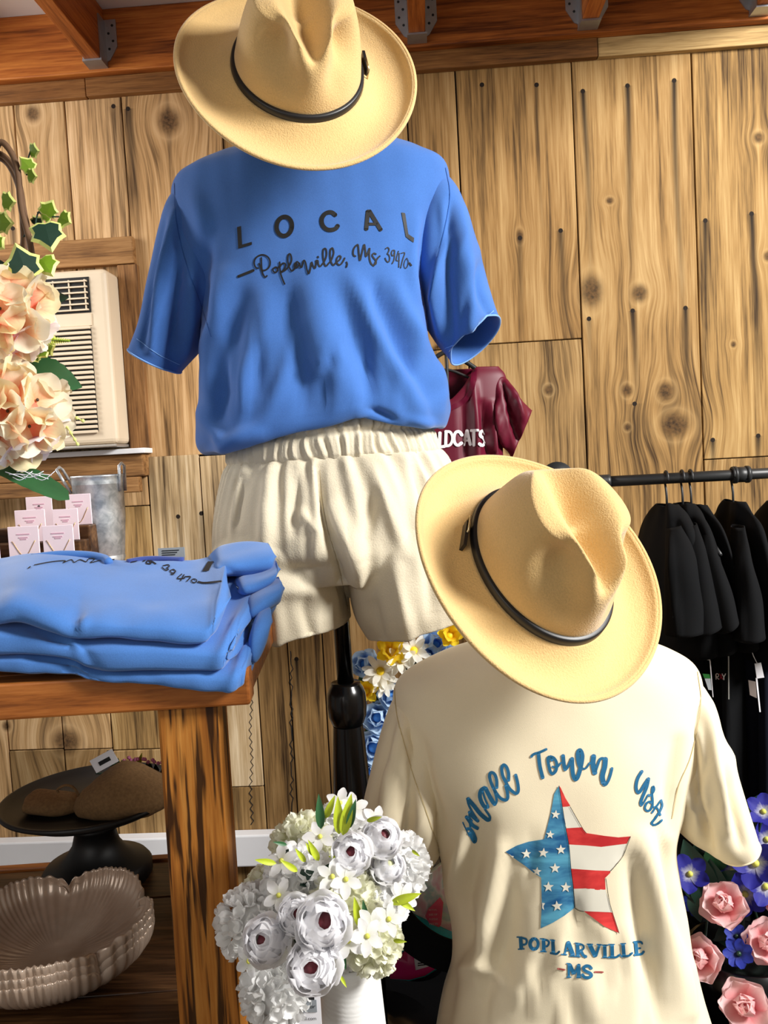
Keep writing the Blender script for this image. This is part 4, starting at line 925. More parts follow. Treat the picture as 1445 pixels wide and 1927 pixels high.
BUR = NT('burlap'); Pb = BUR.pos(); wv_ = BUR.n('ShaderNodeTexChecker'); BUR.set(wv_.inputs[0], Pb); wv_.inputs['Scale'].default_value = 420
nb = BUR.noise(Pb, 200, 3); BUR.base(BUR.mix(nb, lin((92, 66, 40)), lin((150, 116, 74)))); BUR.p(Roughness=.95); BUR.bump(wv_.outputs['Fac'], .5, .001); BUR = BUR.m
pz = SHZ + hh - .004
po = empty('burlap_pouch', (cxx - .01, CY - .02, pz), 'brown burlap pouch tied with twine lying on the black cake stand', 'pouch')
PY = CY - .035
def pch(st, nr, nc, name, seed, power=2.2):
    v, f, C = stations_tube(st, nr, nc, power); cq = np.repeat(C, nc, 0); n = vnormals(v, f); n *= np.sign(np.mean(np.sum(n*(v - cq), 1)))
    v = v + n*(smooth_noise(v, 70, seed)*.003)[:, None]; v[:, 2] = np.maximum(v[:, 2], pz - .001)
    return obj(name, v, f + [tuple(range(nc)), tuple(range((nr - 1)*nc, nr*nc))[::-1]], BUR, po)
pch([(52,1497,52,1518,PY,.02),(62,1494,62,1524,PY,.035),(110,1494,108,1530,PY,.036),(140,1497,138,1526,PY,.024),(150,1500,148,1524,PY,.018)], 24, 24, 'neck_flap', 31)
pch([(148,1500,146,1524,PY,.018),(170,1474,168,1532,PY,.045),(205,1446,205,1536,PY,.062),(240,1441,242,1534,PY,.068),(280,1458,284,1528,PY,.06),(312,1478,314,1516,PY,.04),(324,1484,325,1504,PY,.02)], 36, 32, 'bag', 32)
P = [at(150, 1500, PY - .02), at(138, 1482, PY - .03), at(122, 1478, PY - .035), at(108, 1486, PY - .03), at(110, 1492, PY - .03)]
v, f = pipe(catmull(P, 16), .0022, 6); obj('twine', v, f, BUR, po)
a = at(176, 1438, PY - .01)
v, f = box_vf((-.022, -.001, -.012), (.022, .001, .012)); v = v @ np.array(Matrix.Rotation(-.45, 3, 'Y')).T + at(196, 1432, PY + .01)
tg = obj('price_sticker', v, f, TAGW, po, smooth=False)
v, f = box_vf((-.010, -.0017, -.004), (.012, -.0011, .003)); v = v @ np.array(Matrix.Rotation(-.45, 3, 'Y')).T + at(196, 1432, PY + .01); obj('barcode', v, f, INK, tg, smooth=False)
# pearly petal bowls
PEARL = NT('pearl_glass'); npn = PEARL.noise(PEARL.pos(), 30, 3); PEARL.base(PEARL.mix(npn, lin((176, 150, 128)), lin((214, 194, 176)))); PEARL.p(Roughness=.24, Metallic=.25); PEARL.b.inputs['Coat Weight'].default_value = .4; PEARL = PEARL.m
BYc = 1.14; bcx = at(112, 1850, BYc)[0]
def bowl(z0, R, hgt, rot, label, spread=1.0):
    n = 512; th = np.linspace(0, 2*np.pi, n, endpoint=False); K = 22; V = []
    lob = np.abs(np.cos(2.5*(th + rot)))**.55
    for side in (0, 1):
        for k in (range(K) if side == 0 else range(K - 1, -1, -1)):
            u = k/(K - 1); base_r = .035 + (R - .035)*math.sin(u*math.pi/2)**.9
            r = base_r*(1 - .15*u*u*(1 - lob)) + .0013*u*np.sin(70*th + 6*np.sin(5*th)) + .0012*u**3*np.sin(29*th + rot*5)
            z = hgt*(u**1.7)*(1 - .30*u*(1 - lob)) + .0008*u**6*np.sin(37*th + 2*np.sin(7*th)) + .0011*u*np.sin(70*th + 6*np.sin(5*th) + 1.5)
            if side: r = r - .0022; z = z + .0016
            V.append(np.stack([bcx + r*np.cos(th), BYc + r*np.sin(th), z0 + z], -1))
    V = np.concatenate(V); f = grid_faces(2*K, n)
    f += [tuple(range(n))[::-1], tuple(range((2*K - 1)*n, 2*K*n))]
    o = obj('petal_bowl', V, f, PEARL); tag(o, label, 'bowl', 'stacked petal bowls')
bowl(SHZ + .001, .138, .064, .05, 'pearly petal-edged bowl at the bottom of the nested three')
bowl(SHZ + .013, .138, .064, .06, 'pearly petal-edged bowl in the middle of the nested three')
bowl(SHZ + .025, .138, .064, .07, 'pearly petal-edged bowl on top of the nested three')
# ---------------------------------------------------------------- flowers
def petal_mesh(name, L, Wd, cup, curl, mat, tip=1.0, ruffle=0.0, nu=6, nv=7, basew=.25, notch=0.0, seed=0):
    """petal from the origin along +Y, face +Z; cup bends the sides up, curl bends the tip (+ = inward)"""
    V = []; r = np.random.default_rng(seed); ph = r.uniform(0, 6.28)
    for j in range(nv):
        t = j/(nv - 1); w = Wd*(basew*(1 - t) + (math.sin(min(1, t*1.02 + .02)*math.pi*.80))**.8*(1 - basew*(1 - t)))*(1.0 if t < .85 else 1 - (t - .85)*2.2*tip)
        ang = curl*t*t; y = L*(t if abs(curl) < .01 else math.sin(curl*t)/curl if True else t); z0 = L*((1 - math.cos(curl*t))/curl if abs(curl) > .01 else 0)
        for i in range(nu):
            s_ = i/(nu - 1)*2 - 1
            yy = y - L*.10*(s_*s_)*t - notch*L*math.exp(-(s_/.25)**2)*(t**6)
            V.append((w*s_/2*(1 - .12*cup*abs(s_)), yy, z0 + cup*Wd*.5*s_*s_*(.3 + .7*t) + ruffle*L*math.sin(s_*5 + ph + t*2)*t*t))
    me = mk_mesh(name, V, grid_faces(nv, nu, False), mat)
    return me
def frame(axis):
    a = np.array(axis, float); a /= np.linalg.norm(a); h = np.array([0, 0, 1.]) if abs(a[2]) < .9 else np.array([1., 0, 0])
    x = np.cross(h, a); x /= np.linalg.norm(x); y = np.cross(a, x)
    M_ = Matrix.Identity(4)
    for i in range(3): M_[i][0] = x[i]; M_[i][1] = y[i]; M_[i][2] = a[i]
    return M_
def ball(c, r, n=14, m=9, sq=1.0):
    V = []; 
    prof = [(max(1e-4, r*math.sin(math.pi*k/(m - 1))), -r*sq*math.cos(math.pi*k/(m - 1))) for k in range(m)]
    return lathe(prof, c, n)
def bloom(parent, name, pos, axis, layers, core, core_mat, petal='petal', jit=.08, scale=1.0):
    """layers: (meshes, count, tilt deg, radius offset, height); petals are sub-parts of the bloom"""
    M0 = Matrix.Translation(Vector(pos)) @ frame(axis) @ Matrix.Scale(scale, 4)
    v, f = ball((0, 0, 0), core[0], 14, 9, core[1]); v = v + np.array([0, 0, core[2]])
    vw = np.array([list((M0 @ Vector(p))) for p in v]); b = obj(name, vw, f, core_mat, parent)
    k0 = random.random()*6.28
    for li, (ms, n, tilt, ro, hz_) in enumerate(layers):
        for k in range(n):
            az = k0 + li*1.1 + 2*math.pi*k/n + random.uniform(-jit, jit)
            Mp = M0 @ Matrix.Rotation(az, 4, 'Z') @ Matrix.Translation((0, ro, hz_)) @ Matrix.Rotation(math.radians(tilt + random.uniform(-6, 6)), 4, 'X') @ Matrix.Scale(random.uniform(.93, 1.05), 4)
            inst(petal, random.choice(ms), Mp, b)
    return b
def translucent(m, k):
    t = m.n('ShaderNodeBsdfTranslucent'); src = m.b.inputs['Base Color'].links[0].from_socket; m.t.links.new(src, t.inputs[0])
    mx_ = m.n('ShaderNodeMixShader'); mx_.inputs[0].default_value = k; m.t.links.new(m.b.outputs[0], mx_.inputs[1]); m.t.links.new(t.outputs[0], mx_.inputs[2])
    out = next(n_ for n_ in m.t.nodes if n_.type == 'OUTPUT_MATERIAL'); m.t.links.new(mx_.outputs[0], out.inputs[0]); return m.m
def flowermat(name, inner, outer, r0=.1, r1=.9, rough=.65, key='y', L=.03, sub=0.40):
    m = NT(name); x, y, z = m.sep(m.objc()); t = m.math('DIVIDE', y, L)
    nz = m.math('MULTIPLY', m.math('SUBTRACT', m.noise(m.scl(m.objc(), (3, .5, 1)), 160, 2), .5), .25)
    m.base(m.ramp(m.math('ADD', t, nz), [(r0, lin(inner)), (r1, lin(outer))])); m.p(Roughness=rough); return translucent(m, sub)
def leaf_mesh(name, L, Wd, mat, bend=.3, fold=.25, serr=0.0, nv=9, point=1.0):
    V = []; 
    for j in range(nv):
        t = j/(nv - 1); w = Wd*max(.02, math.sin(math.pi*t**.75)**(.85*point)) if 0 < t < 1 else Wd*.03
        w *= (1 + serr*(j % 2))
        for s_ in (-1, -.5, 0, .5, 1): V.append((w*s_/2, L*t*math.cos(bend*t), -L*bend*t*t*.6 + fold*abs(s_)*w*.5))
    return mk_mesh(name, V, grid_faces(nv, 5, False), mat)
def leaf(parent, me, base, tip, facing=None, name='leaf', sc=None):
    """leaf mesh from base towards tip, its face turned to the camera side (or facing)"""
    b = np.array(base); d = np.array(tip) - b; L = np.linalg.norm(d); y = d/L
    n = (CAM - b) if facing is None else np.array(facing, float); n = n - y*(n @ y); n /= np.linalg.norm(n); x = np.cross(y, n)
    M_ = Matrix.Identity(4); k = L/me['len'] if sc is None else sc
    for i in range(3): M_[i][0] = x[i]*k; M_[i][1] = y[i]*k; M_[i][2] = n[i]*k; M_[i][3] = b[i]
    return inst(name, me, M_, parent)
def ivy_mesh(name, mats):
    # five-lobed ivy leaf about 1 long, green blade with pale rim as second material
    out = [(0, 0), (.22, -.06), (.50, .06), (.44, .30), (.54, .50), (.32, .62), (.0, 1.0), (-.32, .62), (-.54, .50), (-.44, .30), (-.50, .06), (-.22, -.06)]
    n = len(out); V = [(0, .3, .05)] + [(x*.8, .3 + (y - .3)*.8, .04 - .05*abs(x)) for x, y in out] + [(x, y, -.10*abs(x) - .05*y) for x, y in out]
    F = [(0, 1 + k, 1 + (k + 1) % n) for k in range(n)] + [(1 + k, 1 + n + k, 1 + n + (k + 1) % n, 1 + (k + 1) % n) for k in range(n)]
    me = mk_mesh(name, V, F, mats, smooth=False); me.polygons.foreach_set('material_index', [0]*n + [1]*n); me['len'] = 1.0
    return me
GR1 = plain('leaf_green', (44, 92, 52), .5, var=.25); GR2 = plain('dark_leaf_green', (22, 52, 38), .45, var=.3); GR3 = plain('lime_green', (176, 192, 40), .55, var=.2); GR4 = plain('pale_leaf_rim', (214, 222, 130), .55); GR5 = plain('bright_ivy_green', (112, 146, 26), .5, var=.2); TWIG = plain('brown_twig', (104, 76, 52), .8, var=.3)
def L_(me, l): me['len'] = l; return me
LEAFA = L_(leaf_mesh('leaf_blade', .1, .06, GR1, .25, .2, .06, 15), .1)
LEAFN = L_(leaf_mesh('narrow_leaf', .1, .026, GR3, .4, .35), .1)
LEAFG = L_(leaf_mesh('narrow_green_leaf', .1, .024, GR1, .4, .35), .1)
LEAFD = L_(leaf_mesh('dark_leaf_blade', .1, .05, GR2, .3, .25), .1)
STRAP = L_(leaf_mesh('strap_leaf', .1, .026, GR1, .15, .2, .05, 15, .35), .1)
IVYD = ivy_mesh('ivy_dark', [GR2, GR4]); IVYL = ivy_mesh('ivy_light', [GR5, GR4])
def tube(parent, name, pts, r, mat, n=24, sides=7):
    v, f = pipe(catmull(np.array(pts), n), r, sides); return obj(name, v, f, mat, parent)

# ---- peach hydrangea and ivy arrangement, upper left
YF = 1.06
fz = TZT; vx = at(-260, 1000, YF)[0]
fa = empty('floral_arrangement', (vx, YF, fz), 'peach hydrangea and ivy arrangement with twisted twigs at the left edge', 'flowers')
v, f = lathe([(.0001, 0), (.05, 0), (.062, .05), (.058, .11), (.04, .15), (.044, .16), (.04, .16), (.036, .14), (.0001, .12)], (vx, YF, fz), 32); obj('pot', v, f, plain('grey_stoneware', (150, 146, 140), .6), fa)
for k, (pts, r) in enumerate((([(-250,960),(-110,420),(-20,300),(0,268),(20,285),(33,320),(40,390),(55,450),(63,500),(66,545)], .0040), ([(-255,960),(-100,600),(-30,330),(-5,288),(28,318),(38,360),(50,420),(58,470),(62,510)], .0034), ([(-260,960),(10,600),(42,480),(44,420),(38,360),(22,318),(0,296),(-40,290)], .0045), ([(-245,960),(16,580),(47,470),(43,400),(34,345),(12,305),(-30,280)], .0028))):
    tube(fa, 'twig', [at(x, y, YF + .01*k) for x, y in pts], r, TWIG, 44)
iv = [((52,280),(58,262),IVYL,.9),((68,282),(44,258),IVYL,0),((58,322),(36,292),IVYL,0),((60,335),(70,328),IVYL,0)]
for b, t, me, yo in (((56,283),(74,284),IVYL,.0),((60,320),(36,294),IVYL,.0),((52,330),(70,332),IVYL,.0),((86,405),(100,376),IVYL,.0),((96,410),(72,395),IVYL,.01),((112,408),(134,420),IVYL,-.01),((4,378),(30,380),IVYL,.0),((-6,418),(26,420),IVYL,.01),((-14,452),(8,468),IVYL,.0),((84,420),(98,474),IVYD,-.02),((66,424),(80,408),IVYD,.02),((52,520),(28,456),IVYD,-.03),((78,486),(100,520),IVYL,-.01),((70,512),(82,526),IVYL,0)):
    leaf(fa, me, at(*b, YF + yo), at(*t, YF + yo - .008), name='ivy_leaf')
for p in ([(64,455),(72,400),(100,395)],[(98,408),(112,408)],[(50,330),(53,300),(58,282)],[(60,460),(50,440),(44,446)],[(70,400),(84,402)]):
    tube(fa, 'ivy_stem', [at(x, y, YF) for x, y in p], .0010, GR2, 12, 5)
PEACH = flowermat('peach_petal', (244, 140, 112), (253, 238, 192), .18, .62, L=.05)
CREAMP = flowermat('ivory_petal', (250, 196, 150), (254, 247, 222), .12, .5, L=.05)
LILAC = flowermat('lilac_petal', (226, 150, 200), (252, 246, 248), .10, .6, L=.05)
PM = [petal_mesh('hydrangea_petal', .044, .046, .12, .35, m_, .5, .05, 7, 8, .3, 0, i) for i, m_ in enumerate((PEACH, CREAMP, PEACH, CREAMP))]
PL = [petal_mesh('hydrangea_petal_lilac', .044, .044, .12, .3, LILAC, .6, .03, 7, 8, .3, 0, 9)]
EYE = plain('flower_eye', (60, 44, 30), .6)
def hyd(cx_, cy_, R, n, seed, Yd):
    c = at(cx_, cy_, Yd); r = np.random.default_rng(seed); k = 0
    core = obj('bloom_heart', *ball(c, R*.55, 18, 12), plain('bloom_heart', (226, 160, 120), .8), fa)
    for q in range(n*3):
        u = (q + .5)/(n*3); ph = q*2.39996; zc = 1 - 2*u; s_ = math.sqrt(1 - zc*zc)
        d = np.array([s_*math.cos(ph), -zc, s_*math.sin(ph)])
        if d @ (CAM - c)/np.linalg.norm(CAM - c) < -.25: continue
        p = c + d*R*.62
        M0 = Matrix.Translation(Vector(p)) @ frame(d + r.normal(size=3)*.15); ms = PL if (d[2] < -.55 and d[0] > .1) else PM
        st = r.uniform(0, 6.28)
        for j in range(4):
            Mp = M0 @ Matrix.Rotation(st + j*math.pi/2, 4, 'Z') @ Matrix.Rotation(math.radians(r.uniform(6, 36)), 4, 'X') @ Matrix.Scale(R/.066*r.uniform(.85, 1.1), 4)
            inst('petal', ms[r.integers(len(ms))], Mp, core)
        v, f = ball(tuple(p + d*.004), .0022, 6, 5); obj('flower_eye', v, f, EYE, core)
hyd(12, 592, .058, 8, 3, YF - .02); hyd(28, 778, .062, 9, 5, YF - .03)
leaf(fa, LEAFA, at(40, 700, YF + .02), at(150, 722, YF + .01), (.1, -1, .3)); leaf(fa, STRAP, at(-10, 872, YF - .01), at(128, 930, YF - .04), (.0, -.7, .8), 'strap_leaf')
leaf(fa, LEAFD, at(70, 560, YF + .02), at(125, 560, YF + .01)); leaf(fa, LEAFA, at(-20, 800, YF), at(20, 870, YF)); leaf(fa, LEAFD, at(-30, 500, YF + .02), at(20, 510, YF))
for b, t in (((85,640),(98,620)),((80,655),(104,650)),((78,660),(88,672)),((70,668),(58,680))): leaf(fa, IVYL, at(*b, YF + .01), at(*t, YF), name='ivy_leaf')
fs = tube(fa, 'fern_sprig', [at(70, 645, YF + .01), at(100, 640, YF), at(132, 642, YF)], .0008, GR5, 16, 5)
for k in range(12):
    x = 84 + k*4
    for sg in (-1, 1): leaf(fa, LEAFN, at(x, 641, YF), at(x + 5, 641 + sg*(11 - k*.7), YF), name='frond')
for pts in ([(100,765),(120,775),(156,792)],[(110,780),(128,806),(146,836)],[(108,770),(116,790),(120,812)]):
    tube(fa, 'berry_sprig', [at(x, y, YF - .01) for x, y in pts], .0009, GR4, 14, 5)
    for q in (.45, .65, .85, 1.0):
        p = catmull(np.array([at(x, y, YF - .01) for x, y in pts]), 41)[int(q*40)]; v, f = ball(tuple(p), .0024, 8, 6); obj('berry', v, f, GR4, fa)
for k in range(9):
    a = at(10 + k*7, 888 + (k % 3)*5, YF - .045); tube(fa, 'raffia', [a, a + np.array([.012, -.004, -.004 + .004*(k % 2)]), a + np.array([.026, -.002, -.010 + .008*(k % 3)])], .0005, TAGW, 8, 4)

# ---- white vase and bouquet
VY = .90; vc = at(657, 1800, VY); vzt = vc[2]
VASEM = NT('white_crackled_ceramic'); wn = VASEM.n('ShaderNodeTexWave'); wn.wave_type = 'RINGS'; VASEM.set(wn.inputs[0], VASEM.objc()); wn.inputs['Scale'].default_value = 60; wn.inputs['Distortion'].default_value = 6; wn.inputs['Detail'].default_value = 3
VASEM.base((.86, .86, .84)); VASEM.p(Roughness=.45); VASEM.bump(wn.outputs[0], .15, .0006); VASEM = VASEM.m
r0 = 56*VY/FPX; r1 = 68*VY/FPX; hv = vzt - TBZ
va = empty('vase', (vc[0], VY, TBZ), 'tall white textured ceramic vase under the white bouquet', 'vase')
v, f = lathe([(.0001, 0), (r1*1.1, 0), (r1*1.22, .02), (r1*1.2, hv*.4), (r1*1.02, hv*.72), (r0*1.02, hv - .01), (r0, hv), (r0*.9, hv), (r0*.88, hv*.8), (.0001, hv*.75)], (vc[0], VY, TBZ), 48); obj('body', v, f, VASEM, va)
bq = empty('white_bouquet', (vc[0], VY, vzt), 'full bouquet of white ranunculus and hydrangeas in the white vase', 'flowers')
WPET = flowermat('white_petal', (236, 236, 222), (250, 250, 252), .0, .4, L=.03, sub=.55)
IVP = flowermat('ivory_white_petal', (218, 220, 176), (246, 246, 238), .0, .7, L=.02)
RP = [petal_mesh('ranunculus_petal', .034, .036, .42, 1.15, WPET, .35, .012, 7, 7, .45, 0, i) for i in range(3)]
BURG = plain('burgundy_heart', (92, 18, 30), .55, var=.4)
def ranun(px, py, R, ax, Yd, dark=True):
    s_ = R/.040
    L3 = [(RP, 6, 14, .006, 0), (RP, 6, 30, .009, .002), (RP, 6, 46, .012, .004), (RP, 5, 60, .013, .005), (RP, 5, 70, .013, .006)]
    b = bloom(bq, 'ranunculus_bloom', at(px, py, Yd), ax, L3, (.010, 1.0, .022), BURG if dark else IVP, scale=s_)
tc = lambda px, py, Yd: (CAM - at(px, py, Yd))/np.linalg.norm(CAM - at(px, py, Yd))
BYQ = .80
for px, py, R, dx, dz, Yd in ((660,1610,.030,.0,.1,.84),(710,1585,.030,.35,.35,.88),(560,1727,.027,-.05,.15,.80),(606,1742,.036,.05,.12,.785),(515,1770,.033,-.35,.0,.80),(590,1815,.036,-.05,-.1,.775),(720,1640,.026,.5,.5,.88)):
    ax = tc(px, py, Yd) + np.array([dx, 0, dz]); ranun(px, py, R*1.08, ax, Yd - .015, not (px == 720))
def fluffy(px, py, R, Yd, seed, mat, name='hydrangea_bloom'):
    c = at(px, py, Yd); r = np.random.default_rng(seed); parts = []
    me = petal_mesh('tmp', .013, .013, .35, .7, mat, .5, .06, 5, 5, .4, 0, seed); base = np.array([vv.co[:] for vv in me.vertices]); fc = [tuple(p_.vertices) for p_ in me.polygons]; bpy.data.meshes.remove(me)
    parts.append(ball(tuple(c), R*.72, 14, 10))
    n = 74
    for q in range(n):
        u = (q + .5)/n; ph = q*2.39996; zc = 1 - 2*u; s_ = math.sqrt(1 - zc*zc); d = np.array([s_*math.cos(ph), zc, s_*math.sin(ph)])
        if d @ (CAM - c)/np.linalg.norm(CAM - c) < -.35: continue
        M0 = Matrix.Translation(Vector(c + d*R*.72)) @ frame(d + r.normal(size=3)*.25)
        for j in range(4):
            Mp = np.array(M0 @ Matrix.Rotation(r.uniform(0, .6) + j*math.pi/2, 4, 'Z') @ Matrix.Rotation(math.radians(r.uniform(15, 60)), 4, 'X') @ Matrix.Scale(R/.032*r.uniform(.8, 1.15), 4))
            parts.append((base @ Mp[:3, :3].T + Mp[:3, 3], fc))
    v, f = merge(parts); return obj(name, v, f, mat, bq)
FLW = NT('white_floret'); FLW.base(FLW.mix(FLW.noise(FLW.pos(), 90, 2), lin((244, 244, 240)), lin((253, 253, 255)))); FLW = translucent(FLW, .35); FLI = NT('ivory_floret'); FLI.base(FLI.mix(FLI.noise(FLI.pos(), 90, 2), lin((238, 238, 208)), lin((252, 252, 240)))); FLI = translucent(FLI, .35)
for i, (px, py, R, Yd) in enumerate(((570,1590,.036,.88),(640,1560,.032,.91),(748,1628,.036,.86),(508,1680,.030,.86),(565,1660,.040,.83),(478,1735,.040,.82),(650,1695,.036,.80),(700,1660,.034,.83),(520,1860,.038,.79),(700,1775,.032,.82),(645,1770,.030,.84),(720,1700,.030,.87),(600,1690,.030,.88),(540,1800,.034,.86),(630,1830,.028,.86),(610,1620,.034,.91))):
    fluffy(px, py, R*.95, Yd + .045, 40 + i, FLW if i % 3 else FLI)
SP = [petal_mesh('star_petal', .020, .013, .25, -.3, WPET, .8, 0, 5, 5, .2, 0, 3)]
PISTIL = plain('yellow_green_pistil', (206, 206, 90), .6)
for px, py, Yd, dx, dz in ((602,1575,.84,0,.3),(640,1512,.88,0,.5),(530,1620,.83,-.3,.3),(625,1650,.79,.1,.2),(650,1655,.79,.3,.1),(665,1520,.88,.3,.4),(708,1545,.88,.5,.4),(655,1770,.765,.1,-.1),(690,1762,.77,.4,.1),(730,1730,.80,.6,.1),(470,1808,.82,-.6,-.3),(525,1685,.81,-.3,.1),(756,1690,.82,.6,.0),(700,1740,.79,.3,.3)):
    p = at(px, py, Yd); bloom(bq, 'star_flower', p, tc(px, py, Yd) + np.array([dx, 0, dz]), [(SP, 5, 12, .001, 0)], (.003, 1, .002), PISTIL, scale=.85)
for b, t, me in (((604,1560),(600,1500),LEAFG),((612,1540),(628,1502),LEAFN),((638,1570),(636,1505),LEAFN),((645,1572),(660,1500),LEAFN),((655,1560),(668,1510),LEAFG),((690,1545),(715,1538),LEAFN),((590,1610),(578,1590),LEAFN),((600,1620),(582,1585),LEAFN),((575,1622),(558,1600),LEAFN),((520,1625),(480,1618),LEAFN),((560,1640),(530,1620),LEAFN),((620,1660),(668,1640),LEAFN),((650,1620),(620,1612),LEAFN),((678,1745),(668,1695),LEAFN),((690,1740),(712,1720),LEAFN),((690,1735),(684,1700),LEAFG),((700,1745),(728,1752),LEAFN),((640,1840),(616,1852),LEAFN),((640,1835),(652,1858),LEAFN),((636,1790),(640,1835),LEAFG),((640,1780),(652,1830),LEAFG),((735,1700),(790,1682),LEAFN),((745,1690),(782,1715),LEAFN),((775,1600),(788,1610),LEAFN),((520,1780),(540,1790),LEAFN),((650,1745),(655,1720),LEAFG),((540,1590),(516,1585),LEAFG),((740,1770),(762,1772),LEAFN)):
    leaf(bq, me, at(*b, .81), at(*t, .80), name='bud_leaf' if me is LEAFN else 'leaf')
for k in range(16):
    px = 530 + (k*53) % 180; py = 1620 + (k*37) % 160; leaf(bq, LEAFD, at(px, py, .86), at(px + random.uniform(-40, 40), py + random.uniform(-30, 30), .84))
for k in range(7):
    p = at(520 + k*35, 1700, .86); tube(bq, 'stem', [(vc[0], VY, vzt - .03), (vc[0]*.6 + p[0]*.4, VY - .01, vzt + .03), tuple(p)], .0022, GR1, 14, 6)
# hang tag on the vase
ty = VY - .075; a = at(507, 1855, ty); b = at(601, 1855, ty); zt_ = a[2]; zb_ = at(550, 1960, ty)[2]
tgm = empty('hang_tag', ((a[0] + b[0])/2, ty, zb_), 'white florist hang tag with web address beside the white vase', 'tag')
box('card', (a[0], ty, zb_), (b[0], ty + .001, zt_ + .012), TAGW, tgm)
def ctext(body, name, cx_, cz_, width, mat, parent, Y_, shear=0.0):
    cu = bpy.data.curves.new(name, 'FONT'); cu.body = body; cu.align_x = 'CENTER'; cu.align_y = 'CENTER'; cu.size = .02; cu.shear = shear
    o = bpy.data.objects.new(name, cu); COL.objects.link(o); dg = bpy.context.evaluated_depsgraph_get(); me = o.evaluated_get(dg).to_mesh()
    v = np.array([p.co[:] for p in me.vertices]); f = [tuple(p.vertices) for p in me.polygons]; bpy.data.objects.remove(o)
    k = width/(v[:, 0].max() - v[:, 0].min()); v = v*k
    vv = np.stack([v[:, 0] + cx_, np.full(len(v), Y_), v[:, 1] + cz_], -1); return obj(name, vv, f, mat, parent, smooth=False)
zg = at(550, 1905, ty)[2]; mx = (a[0] + b[0])/2; wt_ = b[0] - a[0]
box('logo_panel', (a[0] + .003, ty - .0006, at(550, 1882, ty)[2]), (b[0] - .006, ty - .0001, zt_ + .010), INK, tgm)
box('name_panel', (a[0] + .003, ty - .0006, zg), (b[0] - .004, ty - .0001, at(550, 1882, ty)[2]), plain('grey_panel', (140, 146, 152), .7), tgm)
v, f = pipe([(mx + .008 + .010*math.cos(t_), ty - .001, at(550, 1862, ty)[2] + .010*math.sin(t_)) for t_ in np.linspace(0, 6.3, 24)], .0004, 4); obj('logo_ring', v, f, TAGW, tgm)
ctext('Home Decor', 'script_print', mx + .004, at(550, 1894, ty)[2], wt_*.62, INK, tgm, ty - .0009, .3)
ctext('www.whdfloral.com', 'web_address', mx, at(550, 1917, ty)[2], wt_*.80, INK, tgm, ty - .0006)

# ---- roses and delphiniums, lower right
RY = 1.36; rb = empty('rose_bouquet', (at(1400, 1800, RY)[0], RY, TBZ), 'pink roses with violet blue flowers behind the cream sleeve', 'flowers')
rx = at(1400, 1900, RY)[0]
v, f = lathe([(.0001, 0), (.06, 0), (.08, .12), (.085, .18), (.078, .18), (.0001, .15)], (rx, RY, TBZ), 28); obj('pot', v, f, BLACKP, rb)
ROSEP = flowermat('pink_rose_petal', (240, 140, 148), (248, 214, 214), .05, .75, L=.036)
RSM = [petal_mesh('rose_petal', .036, .042, .30, m_, ROSEP, 1.3, .03, 7, 7, .4, 0, i) for i, m_ in enumerate((.2, .35, .1))]
RSI = [petal_mesh('rose_inner_petal', .030, .032, .55, .9, ROSEP, .6, .03, 7, 7, .5, 0, 7)]
ROSEH = plain('rose_heart', (232, 120, 126), .7)
for px, py, R, dx, dz, Yd in ((1362,1705,.046,-.05,.35,1.30),(1322,1805,.046,-.4,.1,1.30),(1440,1775,.044,.2,.1,1.30),(1402,1895,.048,.0,.1,1.26),(1452,1690,.036,.5,.3,1.36)):
    bloom(rb, 'rose', at(px, py, Yd), tc(px, py, Yd) + np.array([dx, 0, dz]), [(RSM, 5, 12, .004, 0), (RSM, 5, 32, .006, .002), (RSI, 5, 55, .006, .003), (RSI, 4, 72, .005, .004)], (.009, 1.2, .014), ROSEH, scale=R/.046)
BLUP = flowermat('violet_blue_petal', (206, 206, 210), (44, 44, 158), .02, .38, L=.026)
BLU2 = flowermat('deep_blue_petal', (20, 20, 70), (40, 58, 170), .02, .35, L=.026)
BP = [petal_mesh('blue_petal', .026, .022, .2, .3, BLUP, .5, .05, 6, 6, .3, 0, i) for i in range(2)]
BP2 = [petal_mesh('deep_blue_petal', .022, .016, .2, .2, BLU2, .4, .03, 6, 6, .3, .06, 3)]
for px, py, sc, dx, dz, Yd, ms in ((1298,1645,1.15,.1,.2,1.33,BP),(1422,1625,1.5,-.2,.2,1.32,BP),(1402,1682,1.3,.1,-.2,1.36,BP),(1440,1668,1.3,.3,-.1,1.34,BP),(1436,1528,1.1,.2,.5,1.36,BP),(1442,1580,1.2,.3,.1,1.38,BP),(1390,1795,1.0,.0,.1,1.28,BP2),(1386,1762,.8,-.1,.4,1.31,BP2),(1392,1842,.9,.1,.4,1.33,BP2),(1378,1640,1.0,-.3,.1,1.40,BP),(1310,1700,1.0,-.1,-.2,1.42,BP2),(1304,1560,.8,.0,.2,1.42,BP2)):
    bloom(rb, 'blue_flower', at(px, py, Yd), tc(px, py, Yd) + np.array([dx, 0, dz]), [(ms, 5 if ms is BP else 7, 14, .002, 0)], (.004, 1, .002), PISTIL if ms is BP else GR2, scale=sc)
for b, t, me in (((1330,1700),(1290,1590),LEAFD),((1350,1720),(1310,1600),LEAFD),((1350,1640),(1338,1590),LEAFA),((1350,1660),(1385,1640),LEAFD),((1350,1760),(1360,1830),LEAFD),((1350,1830),(1330,1880),LEAFD),((1420,1740),(1445,1830),LEAFD),((1340,1840),(1310,1927),LEAFD),((1410,1830),(1445,1860),LEAFA),((1300,1680),(1320,1740),LEAFD),((1380,1740),(1345,1770),LEAFD),((1400,1560),(1425,1500),LEAFD),((1400,1600),(1385,1540),LEAFD)):
    leaf(rb, me, at(*b, 1.40), at(*t, 1.38))
